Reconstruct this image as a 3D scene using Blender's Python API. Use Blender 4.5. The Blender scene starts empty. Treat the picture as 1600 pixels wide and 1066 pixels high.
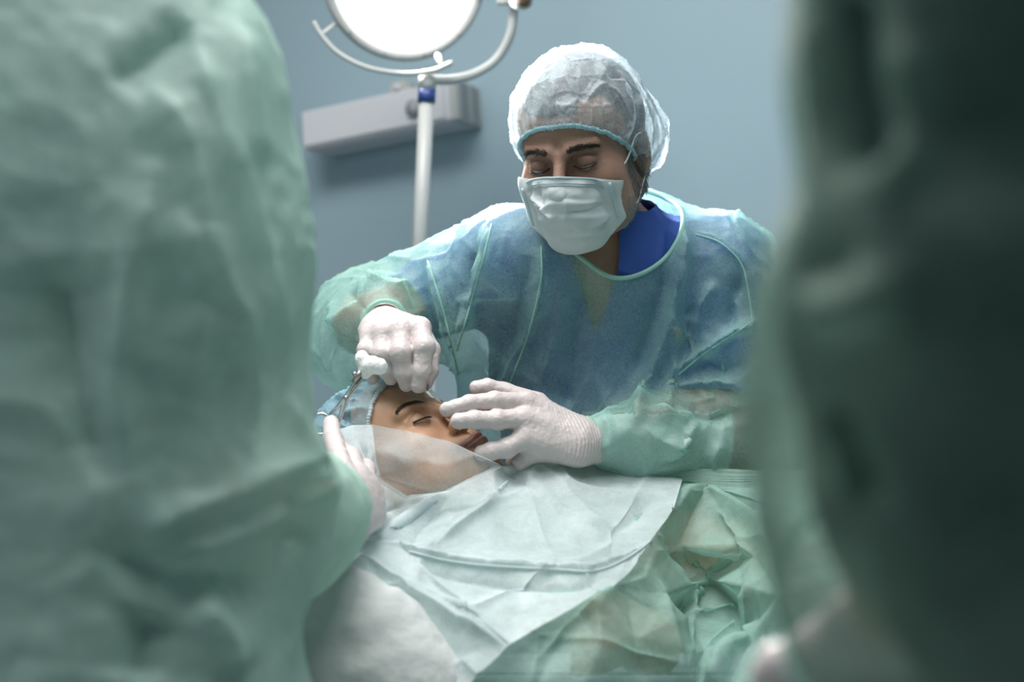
import bpy, bmesh, math, random
import numpy as np
from mathutils import Vector, Matrix, geometry
from mathutils.bvhtree import BVHTree

random.seed(7); rng = np.random.default_rng(7)
S = bpy.context.scene; COL = S.collection
A = lambda *v: np.array(v, float)

# ------------------------------------------------------------------ camera
CAMZ, PITCH, F = 1.08, math.radians(3.0), 1600*50/36
cd = bpy.data.cameras.new('camera'); cam = bpy.data.objects.new('camera', cd); COL.objects.link(cam)
cam.location = (0, 0, CAMZ); cam.rotation_euler = (math.pi/2+PITCH, 0, 0)
cd.lens = 50; cd.sensor_width = 36; cd.clip_start = .05
cd.dof.use_dof = True; cd.dof.focus_distance = 1.76; cd.dof.aperture_fstop = 2.6
S.camera = cam
FW, UP = A(0, math.cos(PITCH), math.sin(PITCH)), A(0, -math.sin(PITCH), math.cos(PITCH))
def P(px, py, d):                     # a point of the place, from its bearing and its distance
    return A(0, 0, CAMZ) + d*FW + A(1, 0, 0)*(px-800)/F*d + UP*(533-py)/F*d

# ------------------------------------------------------------------ light
S.view_settings.view_transform = 'Standard'; S.view_settings.look = 'None'
S.view_settings.gamma = 1; S.view_settings.use_curve_mapping = False; S.view_settings.exposure = 0.12
S.cycles.max_bounces = 10; S.cycles.transparent_max_bounces = 24; S.cycles.transmission_bounces = 8
S.cycles.diffuse_bounces = 4; S.cycles.caustics_reflective = False; S.cycles.caustics_refractive = False
S.cycles.sample_clamp_indirect = 4
w = bpy.data.worlds.new('world'); S.world = w; w.use_nodes = True
w.node_tree.nodes['Background'].inputs[0].default_value = (.55, .65, .7, 1); w.node_tree.nodes['Background'].inputs[1].default_value = .3
def area(name, loc, look, size, power, col=(1, 1, 1), shape='RECTANGLE', sy=None, spread=180):
    l = bpy.data.lights.new(name, 'AREA'); l.shape = shape; l.size = size
    if sy: l.size_y = sy
    l.energy = power; l.color = col; l.spread = math.radians(spread)
    o = bpy.data.objects.new(name, l); COL.objects.link(o); o.location = loc
    o.rotation_euler = (Vector(look)-Vector(loc)).to_track_quat('-Z', 'Y').to_euler(); return o
area('ceiling_panel_light', (-.45, 1.5, 2.72), (-.45, 1.5, 0), 1.3, 38, (1, .99, .96), sy=.7)
area('ceiling_panel_light', (.1, .7, 2.72), (.1, .7, 0), 1.2, 17, (.97, .99, 1), sy=.8)
area('side_fill_light', (-2.3, .2, 1.7), (0, 1.6, 1.1), 1.4, 10, (.95, .98, 1), sy=1.4)  # added fill from the left; there is no window in that wall
LAMP = P(632, -36, 2.45); LDIR = A(.28, -.93, -.3); LDIR /= np.linalg.norm(LDIR)
area('surgical_lamp_light', tuple(LAMP+LDIR*.03), tuple(LAMP+LDIR*.03+A(.62, -.72, -.38)), .24, 16, (1, .98, .93), 'DISK', spread=80)

# ------------------------------------------------------------------ materials
def mat(name):
    m = bpy.data.materials.new(name); m.use_nodes = True
    nt = m.node_tree; nt.nodes.clear()
    return m, nt, nt.nodes.new('ShaderNodeOutputMaterial')
def nd(nt, t, **kw):
    n = nt.nodes.new(t)
    for k, v in kw.items():
        if k.startswith('_'): setattr(n, k[1:], v)
        else:
            k2 = int(k[1:]) if k[0] == 'i' and k[1:].isdigit() else k.replace('_', ' ')
            n.inputs[k2].default_value = v
    return n
def c4(c): return (*c, 1)
def plain(name, col, rough=.5, metal=0, bump=0, bscale=200, var=0, vscale=8, sss=0, sssr=(1, .4, .25), attr=None, spec=.5, coat=0):
    m, nt, out = mat(name); L = nt.links.new
    b = nd(nt, 'ShaderNodeBsdfPrincipled', Roughness=rough, Metallic=metal); b.inputs['Base Color'].default_value = c4(col)
    b.inputs['Specular IOR Level'].default_value = spec; b.inputs['Coat Weight'].default_value = coat
    if sss:
        b.inputs['Subsurface Weight'].default_value = sss; b.inputs['Subsurface Radius'].default_value = sssr
        b.inputs['Subsurface Scale'].default_value = .008
    tc = nd(nt, 'ShaderNodeTexCoord'); src = None
    if attr:
        a = nd(nt, 'ShaderNodeVertexColor', _layer_name=attr); src = a.outputs[0]
    if var:
        n = nd(nt, 'ShaderNodeTexNoise', Scale=vscale, Detail=5.0); L(tc.outputs['Object'], n.inputs['Vector'])
        r = nd(nt, 'ShaderNodeMapRange', To_Min=1-var, To_Max=1+var); L(n.outputs[0], r.inputs[0])
        mx = nd(nt, 'ShaderNodeVectorMath', _operation='SCALE'); mx.inputs[0].default_value = col
        if src: L(src, mx.inputs[0])
        L(r.outputs[0], mx.inputs['Scale']); src = mx.outputs[0]
    if src: L(src, b.inputs['Base Color'])
    if bump:
        n = nd(nt, 'ShaderNodeTexNoise', Scale=bscale, Detail=4.0); L(tc.outputs['Object'], n.inputs['Vector'])
        bp = nd(nt, 'ShaderNodeBump', Strength=bump, Distance=.002); L(n.outputs[0], bp.inputs['Height']); L(bp.outputs[0], b.inputs['Normal'])
    L(b.outputs[0], out.inputs[0]); return m
def fabric(name, col, alpha, transl=.4, fibre=.3, edge=.35, bump=.35, sc=1.0, rough=.45, gloss=.06, mottle=.12):
    """thin non-woven cloth: fibres scatter light to both sides and leave gaps"""
    m, nt, out = mat(name); L = nt.links.new
    tc = nd(nt, 'ShaderNodeTexCoord')
    n1 = nd(nt, 'ShaderNodeTexNoise', Scale=260*sc, Detail=6.0, Roughness=.75, Distortion=1.6); L(tc.outputs['Object'], n1.inputs['Vector'])
    n2 = nd(nt, 'ShaderNodeTexNoise', Scale=24*sc, Detail=4.0, Roughness=.6, Distortion=.4); L(tc.outputs['Object'], n2.inputs['Vector'])
    df = nd(nt, 'ShaderNodeBsdfDiffuse', Color=c4(col)); tl = nd(nt, 'ShaderNodeBsdfTranslucent', Color=c4(col))
    gl = nd(nt, 'ShaderNodeBsdfGlossy', Color=(1, 1, 1, 1), Roughness=rough); tr = nd(nt, 'ShaderNodeBsdfTransparent')
    m1 = nd(nt, 'ShaderNodeMixShader', Fac=transl); L(df.outputs[0], m1.inputs[1]); L(tl.outputs[0], m1.inputs[2])
    m2 = nd(nt, 'ShaderNodeMixShader', Fac=gloss); L(m1.outputs[0], m2.inputs[1]); L(gl.outputs[0], m2.inputs[2])
    lw = nd(nt, 'ShaderNodeLayerWeight', Blend=.35)
    a1 = nd(nt, 'ShaderNodeMath', _operation='MULTIPLY_ADD'); L(lw.outputs['Facing'], a1.inputs[0]); a1.inputs[1].default_value = edge; a1.inputs[2].default_value = alpha
    a2 = nd(nt, 'ShaderNodeMapRange', From_Min=.3, From_Max=.7, To_Min=-fibre/2, To_Max=fibre/2); L(n1.outputs[0], a2.inputs[0])
    a4 = nd(nt, 'ShaderNodeMapRange', From_Min=.3, From_Max=.7, To_Min=-mottle, To_Max=mottle); L(n2.outputs[0], a4.inputs[0])
    a3 = nd(nt, 'ShaderNodeMath', _operation='ADD'); L(a1.outputs[0], a3.inputs[0]); L(a2.outputs[0], a3.inputs[1])
    a5 = nd(nt, 'ShaderNodeMath', _operation='ADD', _use_clamp=True); L(a3.outputs[0], a5.inputs[0]); L(a4.outputs[0], a5.inputs[1])
    m3 = nd(nt, 'ShaderNodeMixShader'); L(a5.outputs[0], m3.inputs[0]); L(tr.outputs[0], m3.inputs[1]); L(m2.outputs[0], m3.inputs[2])
    bp = nd(nt, 'ShaderNodeBump', Strength=bump, Distance=.0012); L(n1.outputs[0], bp.inputs['Height'])
    for b in (df, tl, gl): L(bp.outputs[0], b.inputs['Normal'])
    L(m3.outputs[0], out.inputs[0]); return m
def emit(name, col, st):
    m, nt, out = mat(name); e = nd(nt, 'ShaderNodeEmission', Color=c4(col), Strength=st); nt.links.new(e.outputs[0], out.inputs[0]); return m

M = dict(
 wall=plain('wall_paint', (.28, .385, .44), .65, bump=.08, bscale=120, var=.02, vscale=2),
 white_wall=plain('white_paint', (.7, .72, .72), .7), floor=plain('grey_vinyl', (.35, .38, .38), .4, var=.05, vscale=6),
 gown=fabric('green_nonwoven', (.46, .79, .71), .44, .42, fibre=.50, edge=.40, gloss=.07, sc=1.5, mottle=.06, bump=.5),
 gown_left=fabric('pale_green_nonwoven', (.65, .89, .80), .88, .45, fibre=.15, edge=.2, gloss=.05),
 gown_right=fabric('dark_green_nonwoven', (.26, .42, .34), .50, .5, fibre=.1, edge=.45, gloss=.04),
 lining=fabric('pale_sleeve_nonwoven', (.76, .88, .84), .85, .4, fibre=.25, edge=.2, gloss=.05, sc=1.5),
 hem=fabric('gown_binding', (.45, .78, .68), .85, .35, fibre=.1, edge=.1),
 scrubs=plain('blue_scrubs', (.028, .085, .36), .8, bump=.3, bscale=700, var=.12, vscale=9),
 trousers=plain('blue_trousers', (.035, .075, .30), .8),
 black_green=plain('shade_dark_scrubs', (.012, .04, .037), .9),  # near-black cloth puts the right assistant's shaded side into the scrubs' colour
 green_under=plain('dark_green_scrubs', (.05, .16, .15), .85, var=.12),
 cap=fabric('blue_white_cap_nonwoven', (.70, .84, .92), .30, .5, fibre=.50, edge=.55, gloss=.06, sc=1.6, mottle=.08),
 capband=fabric('cap_elastic', (.45, .74, .82), .85, .3, fibre=.2, edge=.1),
 pcap=fabric('blue_cap_nonwoven', (.42, .68, .80), .55, .4, fibre=.3, edge=.35),
 pband=fabric('white_cap_elastic', (.78, .86, .9), .9, .3, fibre=.2, edge=.1),
 mask=fabric('mask_nonwoven', (.80, .86, .88), .97, .25, fibre=.05, edge=0, bump=.2, sc=2, gloss=.04, mottle=0),
 maskband=fabric('mask_edge_nonwoven', (.62, .78, .84), .97, .25, fibre=.05, edge=0, bump=.2, sc=2, mottle=0),
 thread=plain('seam_thread', (.35, .45, .5), .8), loop=plain('white_elastic', (.85, .85, .84), .7),
 glove=plain('latex_glove', (.64, .565, .56), .40, bump=.45, bscale=160, var=.035, vscale=30, sss=.25, sssr=(1, .75, .7), spec=.4),
 skin=plain('tan_skin', (.50, .32, .24), .5, bump=.35, bscale=450, sss=.12, attr='tone', var=.06, vscale=60),
 pskin=plain('brown_skin', (.42, .22, .12), .42, bump=.2, bscale=500, sss=.12, attr='tone', var=.04, vscale=60),
 bskin=plain('body_skin', (.50, .32, .24), .55, sss=.05), pbskin=plain('patient_body_skin', (.42, .23, .13), .55, sss=.05),
 hair=plain('grey_hair', (.13, .12, .12), .6, var=.5, vscale=120), brow=plain('dark_brow_hair', (.035, .026, .022), .6),
 pbrow=plain('brown_brow_hair', (.10, .06, .042), .9), beard=plain('grey_beard_hair', (.42, .39, .37), .6), dhair=plain('dark_hair', (.02, .016, .014), .5, var=.4, vscale=90),
 lash=plain('lash', (.012, .01, .01), .6), eye=plain('eyeball', (.55, .5, .47), .15), iris=plain('iris', (.03, .02, .015), .15),
 steel=plain('steel', (.62, .62, .63), .22, 1), brass=plain('worn_steel', (.45, .42, .38), .35, 1),
 cotton=plain('cotton', (.93, .93, .92), .95, bump=.6, bscale=250, sss=.2, sssr=(1, 1, 1)),
 metal_white=plain('white_enamel', (.44, .45, .44), .38), collar=plain('blue_collar', (.02, .05, .20), .4),
 fixture=plain('fixture_grey', (.56, .57, .60), .5), fixture_dark=plain('grille_shadow', (.30, .32, .34), .7),
 tip=plain('brown_rubber', (.16, .09, .05), .6),
 lamp=emit('lamp_face', (1, .985, .94), 1.25), led=emit('lamp_led', (1, .99, .96), 3),
 drape=fabric('white_blue_nonwoven', (.78, .87, .89), .70, .42, fibre=.22, edge=.3, gloss=.05, mottle=.14),
 drape_green=fabric('sea_green_nonwoven', (.48, .74, .65), .56, .45, fibre=.2, edge=.35, gloss=.04, mottle=.14),
 hem_white=fabric('white_hem', (.78, .86, .89), .9, .35, fibre=.1, edge=.1),
 veil=fabric('sheer_white_nonwoven', (.60, .64, .66), .42, .35, fibre=.25, edge=.35, gloss=.03, mottle=.12),
 quilt=plain('white_wadding', (.62, .64, .63), .95, bump=.8, bscale=90, var=.12, vscale=26),
 table=plain('table_vinyl', (.12, .2, .22), .5), shoe=plain('white_clog', (.6, .6, .58), .5))

# ------------------------------------------------------------------ helpers
def tag(o, label=None, cat=None, group=None, kind=None):
    for k, v in (('label', label), ('category', cat), ('group', group), ('kind', kind)):
        if v: o[k] = v
    return o
def empty(name, loc, label, cat, group=None):
    o = bpy.data.objects.new(name, None); COL.objects.link(o); o.location = tuple(loc); o.empty_display_size = .05
    return tag(o, label, cat, group)
def link(name, me, m, parent=None, smooth=True):
    if isinstance(me, tuple):
        v, f = me; me = bpy.data.meshes.new(name); me.from_pydata([tuple(p) for p in v], [], [tuple(q) for q in f]); me.update()
    if m and not me.materials: me.materials.append(m)
    if smooth: me.polygons.foreach_set('use_smooth', [True]*len(me.polygons))
    o = bpy.data.objects.new(name, me); COL.objects.link(o)
    if parent:
        o.parent = parent
        o.matrix_parent_inverse = Matrix.Translation(-W(parent))
    return o
def W(o):
    p = Vector(o.location); q = o
    while q.parent: q = q.parent; p = Vector(q.location) if q.type == 'EMPTY' else p
    return p if o.type == 'EMPTY' or o.parent is None else Vector((0, 0, 0))
def hsh(i, j, k, s):
    n = (i*374761393 + j*668265263 + k*1274126177 + s*974634777) & 0xffffffff
    n = ((n ^ (n >> 13))*1103515245) & 0xffffffff
    n = ((n ^ (n >> 16))*668265263) & 0xffffffff
    return ((n >> 8) & 0xffff)/65535.0
def noise(p, s=0):                    # smooth value noise in -1..1
    p = np.asarray(p, float); q = np.floor(p).astype(np.int64); f = p-q; f = f*f*(3-2*f); r = 0
    for a in (0, 1):
        for b in (0, 1):
            for c in (0, 1):
                wgt = (f[:, 0] if a else 1-f[:, 0])*(f[:, 1] if b else 1-f[:, 1])*(f[:, 2] if c else 1-f[:, 2])
                r = r + wgt*hsh(q[:, 0]+a, q[:, 1]+b, q[:, 2]+c, s)
    return r*2-1
def crumple(v, freq, amp, seed=0, stretch=(1, 1, 1), octv=3, pw=1.0):   # creased cloth: sharp ridges where noise crosses zero
    r = np.zeros(len(v)); a = 1.0; st = A(*stretch); q = v*st*freq
    q = q + .35*np.stack([noise(q*.7, seed+91), noise(q*.7, seed+92), noise(q*.7, seed+93)], 1)
    for o in range(octv):
        r += a*((1-np.abs(noise(q*(1.9**o)+o*7.3, seed+o))*2)); a *= .5
    return r*amp*.55
def creases(v, freq, amp, seed=0, stretch=(1, 1, 1), wd=.10):      # sharp thin ridges between flat facets
    q = v*A(*stretch)*freq; q = q+.25*np.stack([noise(q*.8, seed+81), noise(q*.8, seed+82), noise(q*.8, seed+83)], 1)
    c = np.floor(q).astype(np.int64); f1 = np.full(len(q), 9.); f2 = f1.copy(); tl = np.zeros(len(q))
    for a in (-1, 0, 1):
        for b in (-1, 0, 1):
            for d in (-1, 0, 1):
                k = c+A(a, b, d).astype(np.int64); off = np.stack([hsh(k[:, 0], k[:, 1], k[:, 2], seed+m) for m in (1, 2, 3)], 1)
                r = q-(k+off); dd = np.sqrt((r**2).sum(1)); g = np.stack([hsh(k[:, 0], k[:, 1], k[:, 2], seed+m) for m in (5, 6, 7)], 1)-.5
                s1 = dd < f1; f2 = np.where(s1, f1, np.minimum(f2, dd)); tl = np.where(s1, (r*g).sum(1)*1.6, tl); f1 = np.where(s1, dd, f1)
    e = f2-f1; return amp*(np.exp(-e/wd)+.7*tl*np.clip(e/.3, 0, 1)-.3)
def tuck(me, tree, gap=.004, reach=.06, out=False, skip=None):              # press a mesh under (or lift it over) the cloth above it
    v = to_np(me); sg = -1 if not out else 1
    for i in range(len(v)):
        if skip is not None and skip(v[i]): continue
        h = tree.find_nearest(Vector(v[i]), reach)
        if h[0] is None: continue
        d = (Vector(v[i])-h[0]).dot(h[1])
        if (not out and d > -gap) or (out and d < gap): v[i] = np.array(h[0]+h[1]*gap*sg)
    put(me, v); return me
def snap(me, it=12, minlen=12):       # even out the cut edges
    bm = bmesh.new(); bm.from_mesh(me); bm.verts.ensure_lookup_table(); seen = set(); nx = {}
    for e in bm.edges:
        if e.is_boundary:
            a, b = e.verts; nx.setdefault(a.index, []).append(b.index); nx.setdefault(b.index, []).append(a.index)
    for s0 in nx:
        if s0 in seen: continue
        c = [s0]; seen.add(s0)
        while True:
            n = [q for q in nx[c[-1]] if q not in seen]
            if not n: break
            c.append(n[0]); seen.add(n[0])
        if len(c) < minlen: continue
        p = smooth_loop(np.array([tuple(bm.verts[i].co) for i in c]), it)
        for i, q in zip(c, p): bm.verts[i].co = q
        ring = set(c)
        for _ in range(2):
            ring |= {e.other_vert(bm.verts[i]).index for i in ring for e in bm.verts[i].link_edges}
        inner = [i for i in ring if not bm.verts[i].is_boundary]
        for _ in range(4):
            for i in inner:
                vv = bm.verts[i]; o = [e.other_vert(vv).co for e in vv.link_edges]; vv.co = vv.co*.4+sum(o, Vector())/len(o)*.6
    bm.to_mesh(me); bm.free(); me.update(); return me
def to_np(me):
    v = np.empty(len(me.vertices)*3); me.vertices.foreach_get('co', v); return v.reshape(-1, 3)
def nrm(me):
    v = np.empty(len(me.vertices)*3, np.float32); me.vertex_normals.foreach_get('vector', v); return v.reshape(-1, 3).astype(float)
def put(me, v): me.vertices.foreach_set('co', np.asarray(v, np.float32).ravel()); me.update()
def tomesh(v, f):
    me = bpy.data.meshes.new('m'); me.from_pydata([tuple(p) for p in v], [], [tuple(map(int, q)) for q in f]); me.update(); return me
def subd(me, lv=1, simple=False):
    o = bpy.data.objects.new('t', me); COL.objects.link(o); md = o.modifiers.new('s', 'SUBSURF'); md.levels = lv
    md.subdivision_type = 'SIMPLE' if simple else 'CATMULL_CLARK'; md.boundary_smooth = 'PRESERVE_CORNERS'
    dg = bpy.context.evaluated_depsgraph_get(); r = bpy.data.meshes.new_from_object(o.evaluated_get(dg)); bpy.data.objects.remove(o); return r
def relax(me, it, k=.5, keep_border=True):
    v = to_np(me); e = np.empty(len(me.edges)*2, np.int32); me.edges.foreach_get('vertices', e); e = e.reshape(-1, 2)
    n = np.zeros(len(v)); np.add.at(n, e[:, 0], 1); np.add.at(n, e[:, 1], 1)
    fix = np.zeros(len(v), bool)
    if keep_border: fix = border(me)
    for _ in range(it):
        s = np.zeros_like(v); np.add.at(s, e[:, 0], v[e[:, 1]]); np.add.at(s, e[:, 1], v[e[:, 0]])
        t = v+(s/np.maximum(n, 1)[:, None]-v)*k; t[fix] = v[fix]; v = t
    put(me, v)
def border(me):
    bm = bmesh.new(); bm.from_mesh(me); r = np.array([q.is_boundary for q in bm.verts], bool); bm.free(); return r
def loops(me):                        # boundary loops as point arrays, longest first
    bm = bmesh.new(); bm.from_mesh(me); nx = {}
    for e in bm.edges:
        if e.is_boundary:
            a, b = e.verts; nx.setdefault(a.index, []).append(b.index); nx.setdefault(b.index, []).append(a.index)
    bm.verts.ensure_lookup_table(); seen = set(); out = []
    for s in nx:
        if s in seen: continue
        c = [s]; seen.add(s)
        while True:
            n = [q for q in nx[c[-1]] if q not in seen]
            if not n: break
            c.append(n[0]); seen.add(n[0])
        out.append(np.array([tuple(bm.verts[i].co) for i in c]))
    bm.free(); out.sort(key=lambda c: -len(c)); return out
def smooth_loop(c, it=6):
    for _ in range(it): c = (np.roll(c, 1, 0)+2*c+np.roll(c, -1, 0))/4
    return c
def cut(me, keep):                    # drop the vertices where keep is false
    bm = bmesh.new(); bm.from_mesh(me); bm.verts.ensure_lookup_table()
    bmesh.ops.delete(bm, geom=[bm.verts[i] for i in np.nonzero(~keep)[0]], context='VERTS')
    bm.to_mesh(me); bm.free(); me.update(); return me
def biggest(me):
    bm = bmesh.new(); bm.from_mesh(me); seen = set(); best = []
    for v in bm.verts:
        if v in seen: continue
        st = [v]; seen.add(v); c = []
        while st:
            q = st.pop(); c.append(q)
            for e in q.link_edges:
                o = e.other_vert(q)
                if o not in seen: seen.add(o); st.append(o)
        if len(c) > len(best): best = c
    bs = set(best); bmesh.ops.delete(bm, geom=[v for v in bm.verts if v not in bs], context='VERTS'); bm.to_mesh(me); bm.free(); me.update(); return me
def tube(pts, r, n=8, closed=False, caps=True):
    p = np.asarray(pts, float); m = len(p); r = np.broadcast_to(np.asarray(r, float), (m,))
    t = (np.roll(p, -1, 0)-np.roll(p, 1, 0)) if closed else np.gradient(p, axis=0)
    t /= np.linalg.norm(t, axis=1)[:, None]+1e-12
    u = np.cross(t[0], A(0, 0, 1));
    if np.linalg.norm(u) < .1: u = np.cross(t[0], A(1, 0, 0))
    V = []
    for i in range(m):
        u = u-t[i]*np.dot(u, t[i]); u /= np.linalg.norm(u)+1e-12; w_ = np.cross(t[i], u)
        for k in range(n):
            a = 2*math.pi*k/n; V.append(p[i]+r[i]*(math.cos(a)*u+math.sin(a)*w_))
    Fc = [(i*n+k, i*n+(k+1) % n, ((i+1) % m)*n+(k+1) % n, ((i+1) % m)*n+k) for i in range(m if closed else m-1) for k in range(n)]
    if not closed and caps: Fc += [tuple(range(n-1, -1, -1)), tuple((m-1)*n+k for k in range(n))]
    return V, Fc
def join(parts):
    V, Fc = [], []
    for v, f in parts:
        o = len(V); V += [tuple(q) for q in v]; Fc += [tuple(i+o for i in q) for q in f]
    return V, Fc
def spline(pts, n=8):                 # Catmull-Rom through the points
    p = [np.asarray(q, float) for q in pts]; p = [2*p[0]-p[1]]+p+[2*p[-1]-p[-2]]; o = []
    for i in range(1, len(p)-2):
        for k in range(n):
            t = k/n; o.append(.5*((2*p[i])+(-p[i-1]+p[i+1])*t+(2*p[i-1]-5*p[i]+4*p[i+1]-p[i+2])*t*t+(-p[i-1]+3*p[i]-3*p[i+1]+p[i+2])*t**3))
    o.append(p[-2]); return np.array(o)
def boxm(c, s, R=None, bev=0):
    bm = bmesh.new(); bmesh.ops.create_cube(bm, size=1)
    for v in bm.verts: v.co = Vector([v.co[i]*s[i] for i in range(3)])
    if bev: bmesh.ops.bevel(bm, geom=bm.edges[:], offset=bev, segments=2, affect='EDGES')
    R = Matrix.Identity(3) if R is None else R
    V = [tuple(R @ v.co+Vector(c)) for v in bm.verts]; Fc = [tuple(v.index for v in f.verts) for f in bm.faces]; bm.free(); return V, Fc

class Sdf:                            # smooth solid modelling on a grid, meshed with surface nets
    def __init__(s): s.q = []
    def cap(s, a, b, ra, rb=None, k=.01, sub=False, fl=None):
        a, b = A(*a), A(*b); rb = ra if rb is None else rb; R = max(ra, rb); g = R*(max(fl[1], 1) if fl else 1)
        def f(X, Y, Z):
            ba = b-a; l2 = max(ba @ ba, 1e-12); dx, dy, dz = X-a[0], Y-a[1], Z-a[2]
            t = np.clip((dx*ba[0]+dy*ba[1]+dz*ba[2])/l2, 0, 1)
            ex, ey, ez = dx-t*ba[0], dy-t*ba[1], dz-t*ba[2]
            if fl:                    # (axis, factor): wider along axis
                n = fl[0]; q = (ex*n[0]+ey*n[1]+ez*n[2])*(1/fl[1]-1); ex, ey, ez = ex+q*n[0], ey+q*n[1], ez+q*n[2]
            return np.sqrt(ex*ex+ey*ey+ez*ez)-(ra+(rb-ra)*t)
        s.q.append((f, np.minimum(a, b)-g, np.maximum(a, b)+g, k, sub)); return s
    def ell(s, c, r, k=.01, R=None, sub=False):
        c, r = A(*c), A(*(r if hasattr(r, '__len__') else (r, r, r))); m = r.max()
        def f(X, Y, Z):
            p = [X-c[0], Y-c[1], Z-c[2]]
            if R is not None: p = [R[i][0]*p[0]+R[i][1]*p[1]+R[i][2]*p[2] for i in range(3)]
            k0 = np.sqrt(sum((p[i]/r[i])**2 for i in range(3))); k1 = np.sqrt(sum((p[i]/r[i]**2)**2 for i in range(3)))
            return k0*(k0-1)/np.maximum(k1, 1e-9)
        e = r if R is None else A(m, m, m)
        s.q.append((f, c-e, c+e, k, sub)); return s
    def mesh(s, h, grow=0.0):
        add = [q for q in s.q if not q[4]]
        lo = np.min([q[1] for q in add], 0)-3*h-grow-.01; hi = np.max([q[2] for q in add], 0)+3*h+grow+.01
        n = np.ceil((hi-lo)/h).astype(int)+1; ax = [(lo[i]+h*np.arange(n[i])).astype(np.float32) for i in range(3)]
        D = np.full(n, .5, np.float32)
        for f, l, u, k, sub in s.q:
            mg = k+3*h+grow+(.015 if not sub else 0)
            i0 = np.clip(np.floor((l-mg-lo)/h).astype(int), 0, n); i1 = np.clip(np.ceil((u+mg-lo)/h).astype(int)+1, 0, n)
            if (i1 <= i0).any(): continue
            sl = tuple(slice(i0[j], i1[j]) for j in range(3))
            d = f(ax[0][sl[0]][:, None, None], ax[1][sl[1]][None, :, None], ax[2][sl[2]][None, None, :]); o = D[sl]
            if sub: d = -d; hh = np.maximum(k-np.abs(o-d), 0)/k; D[sl] = np.maximum(o, d)+hh*hh*k*.25
            else: hh = np.maximum(k-np.abs(o-d), 0)/k; D[sl] = np.minimum(o, d)-hh*hh*k*.25
        D = D-grow; s.h = h; V, Fc = nets(D); V = lo+V*h; return tomesh(V, Fc)
def nets(D):
    n = A(*D.shape).astype(int); sg = D < 0; c = n-1
    sm = np.zeros((*c, 3), np.float32); ct = np.zeros(c, np.float32)
    for ax in range(3):
        o = [i for i in range(3) if i != ax]
        for b in (0, 1):
            for d in (0, 1):
                s0 = [None]*3; s0[ax] = slice(0, c[ax]); s0[o[0]] = slice(b, b+c[o[0]]); s0[o[1]] = slice(d, d+c[o[1]])
                s1 = list(s0); s1[ax] = slice(1, c[ax]+1); s0, s1 = tuple(s0), tuple(s1)
                x = sg[s0] != sg[s1]; idx = np.nonzero(x); a, e = D[s0][idx], D[s1][idx]; t = a/(a-e)
                q = np.zeros((len(t), 3), np.float32); q[:, ax] = t; q[:, o[0]] = b; q[:, o[1]] = d
                sm[idx] += q; ct[idx] += 1
    act = ct > 0; ids = np.full(c, -1, np.int64); I = np.nonzero(act); ids[I] = np.arange(len(I[0]))
    V = np.stack(I, 1)+sm[I]/ct[I][:, None]; Fs = []
    for ax in range(3):
        b, d = (ax+1) % 3, (ax+2) % 3
        s0 = [slice(1, c[0]), slice(1, c[1]), slice(1, c[2])]; s0[ax] = slice(0, c[ax]); s1 = list(s0); s1[ax] = slice(1, c[ax]+1)
        a0, a1 = sg[tuple(s0)], sg[tuple(s1)]; idx = np.array(np.nonzero(a0 != a1))
        base = idx.copy(); base[b] += 1; base[d] += 1; fl = a0[tuple(idx)]
        g = lambda ob, od: ids[tuple(base[j]-(ob if j == b else od if j == d else 0) for j in range(3))]
        q = np.stack([g(0, 0), g(1, 0), g(1, 1), g(0, 1)], 1); q[~fl] = q[~fl][:, ::-1]; Fs.append(q)
    Fc = np.concatenate(Fs); return V, Fc[(Fc >= 0).all(1)]

def bvh(me): return BVHTree.FromPolygons([tuple(v) for v in to_np(me)], [tuple(p.vertices) for p in me.polygons])
def hit(tree, px, py, near=1.0):
    o = A(0, 0, CAMZ); d = P(px, py, 1)-o; d /= np.linalg.norm(d)
    h = tree.ray_cast(Vector(o+d*near*.4), Vector(d)); return None if h[0] is None else np.array(h[0])
def seg_d(v, p):                      # distance to a polyline and the place along it
    best = np.full(len(v), 9.); tt = np.zeros(len(v)); m = len(p)-1
    for i in range(m):
        ba = p[i+1]-p[i]; t = np.clip(((v-p[i]) @ ba)/max(ba @ ba, 1e-12), 0, 1); d = np.linalg.norm(v-p[i]-t[:, None]*ba, axis=1)
        s = d < best; best[s] = d[s]; tt[s] = (i+t[s])/m
    return best, tt
def folds(me, fl):                    # fl: (points, height, width): ridges and troughs laid over the cloth
    tr = bvh(me); v = to_np(me); n = nrm(me); dsp = np.zeros(len(v))
    for pts, amp, wd in fl:
        q = []
        pp = spline([A(x, y, 0) for x, y in pts], 4)
        for x, y, _ in pp:
            h = hit(tr, x, y)
            if h is not None and (not q or np.linalg.norm(h-q[-1]) < .12): q.append(h)
        if len(q) < 2: continue
        q = np.array(q); lo, hi = q.min(0)-wd*4, q.max(0)+wd*4
        ix = np.nonzero(((v > lo) & (v < hi)).all(1))[0]
        if not len(ix): continue
        d, t = seg_d(v[ix], q); e = np.minimum(1, np.minimum(t, 1-t)*5+.15)
        dsp[ix] += 1.25*amp*e*np.exp(-(d/wd)**1.15)
    put(me, v+n*dsp[:, None])
def frame(fwd, up=(0, 0, 1), roll=0):
    f = A(*fwd); f /= np.linalg.norm(f); x = np.cross(f, A(*up)); x /= np.linalg.norm(x); u = np.cross(x, f)
    if roll: c, s_ = math.cos(roll), math.sin(roll); x, u = c*x+s_*u, c*u-s_*x
    return np.stack([x, f, u], 1)     # columns: local x (subject's right), y forward, z up
def xf(me, R, T): put(me, to_np(me) @ R.T+T); return me
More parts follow.
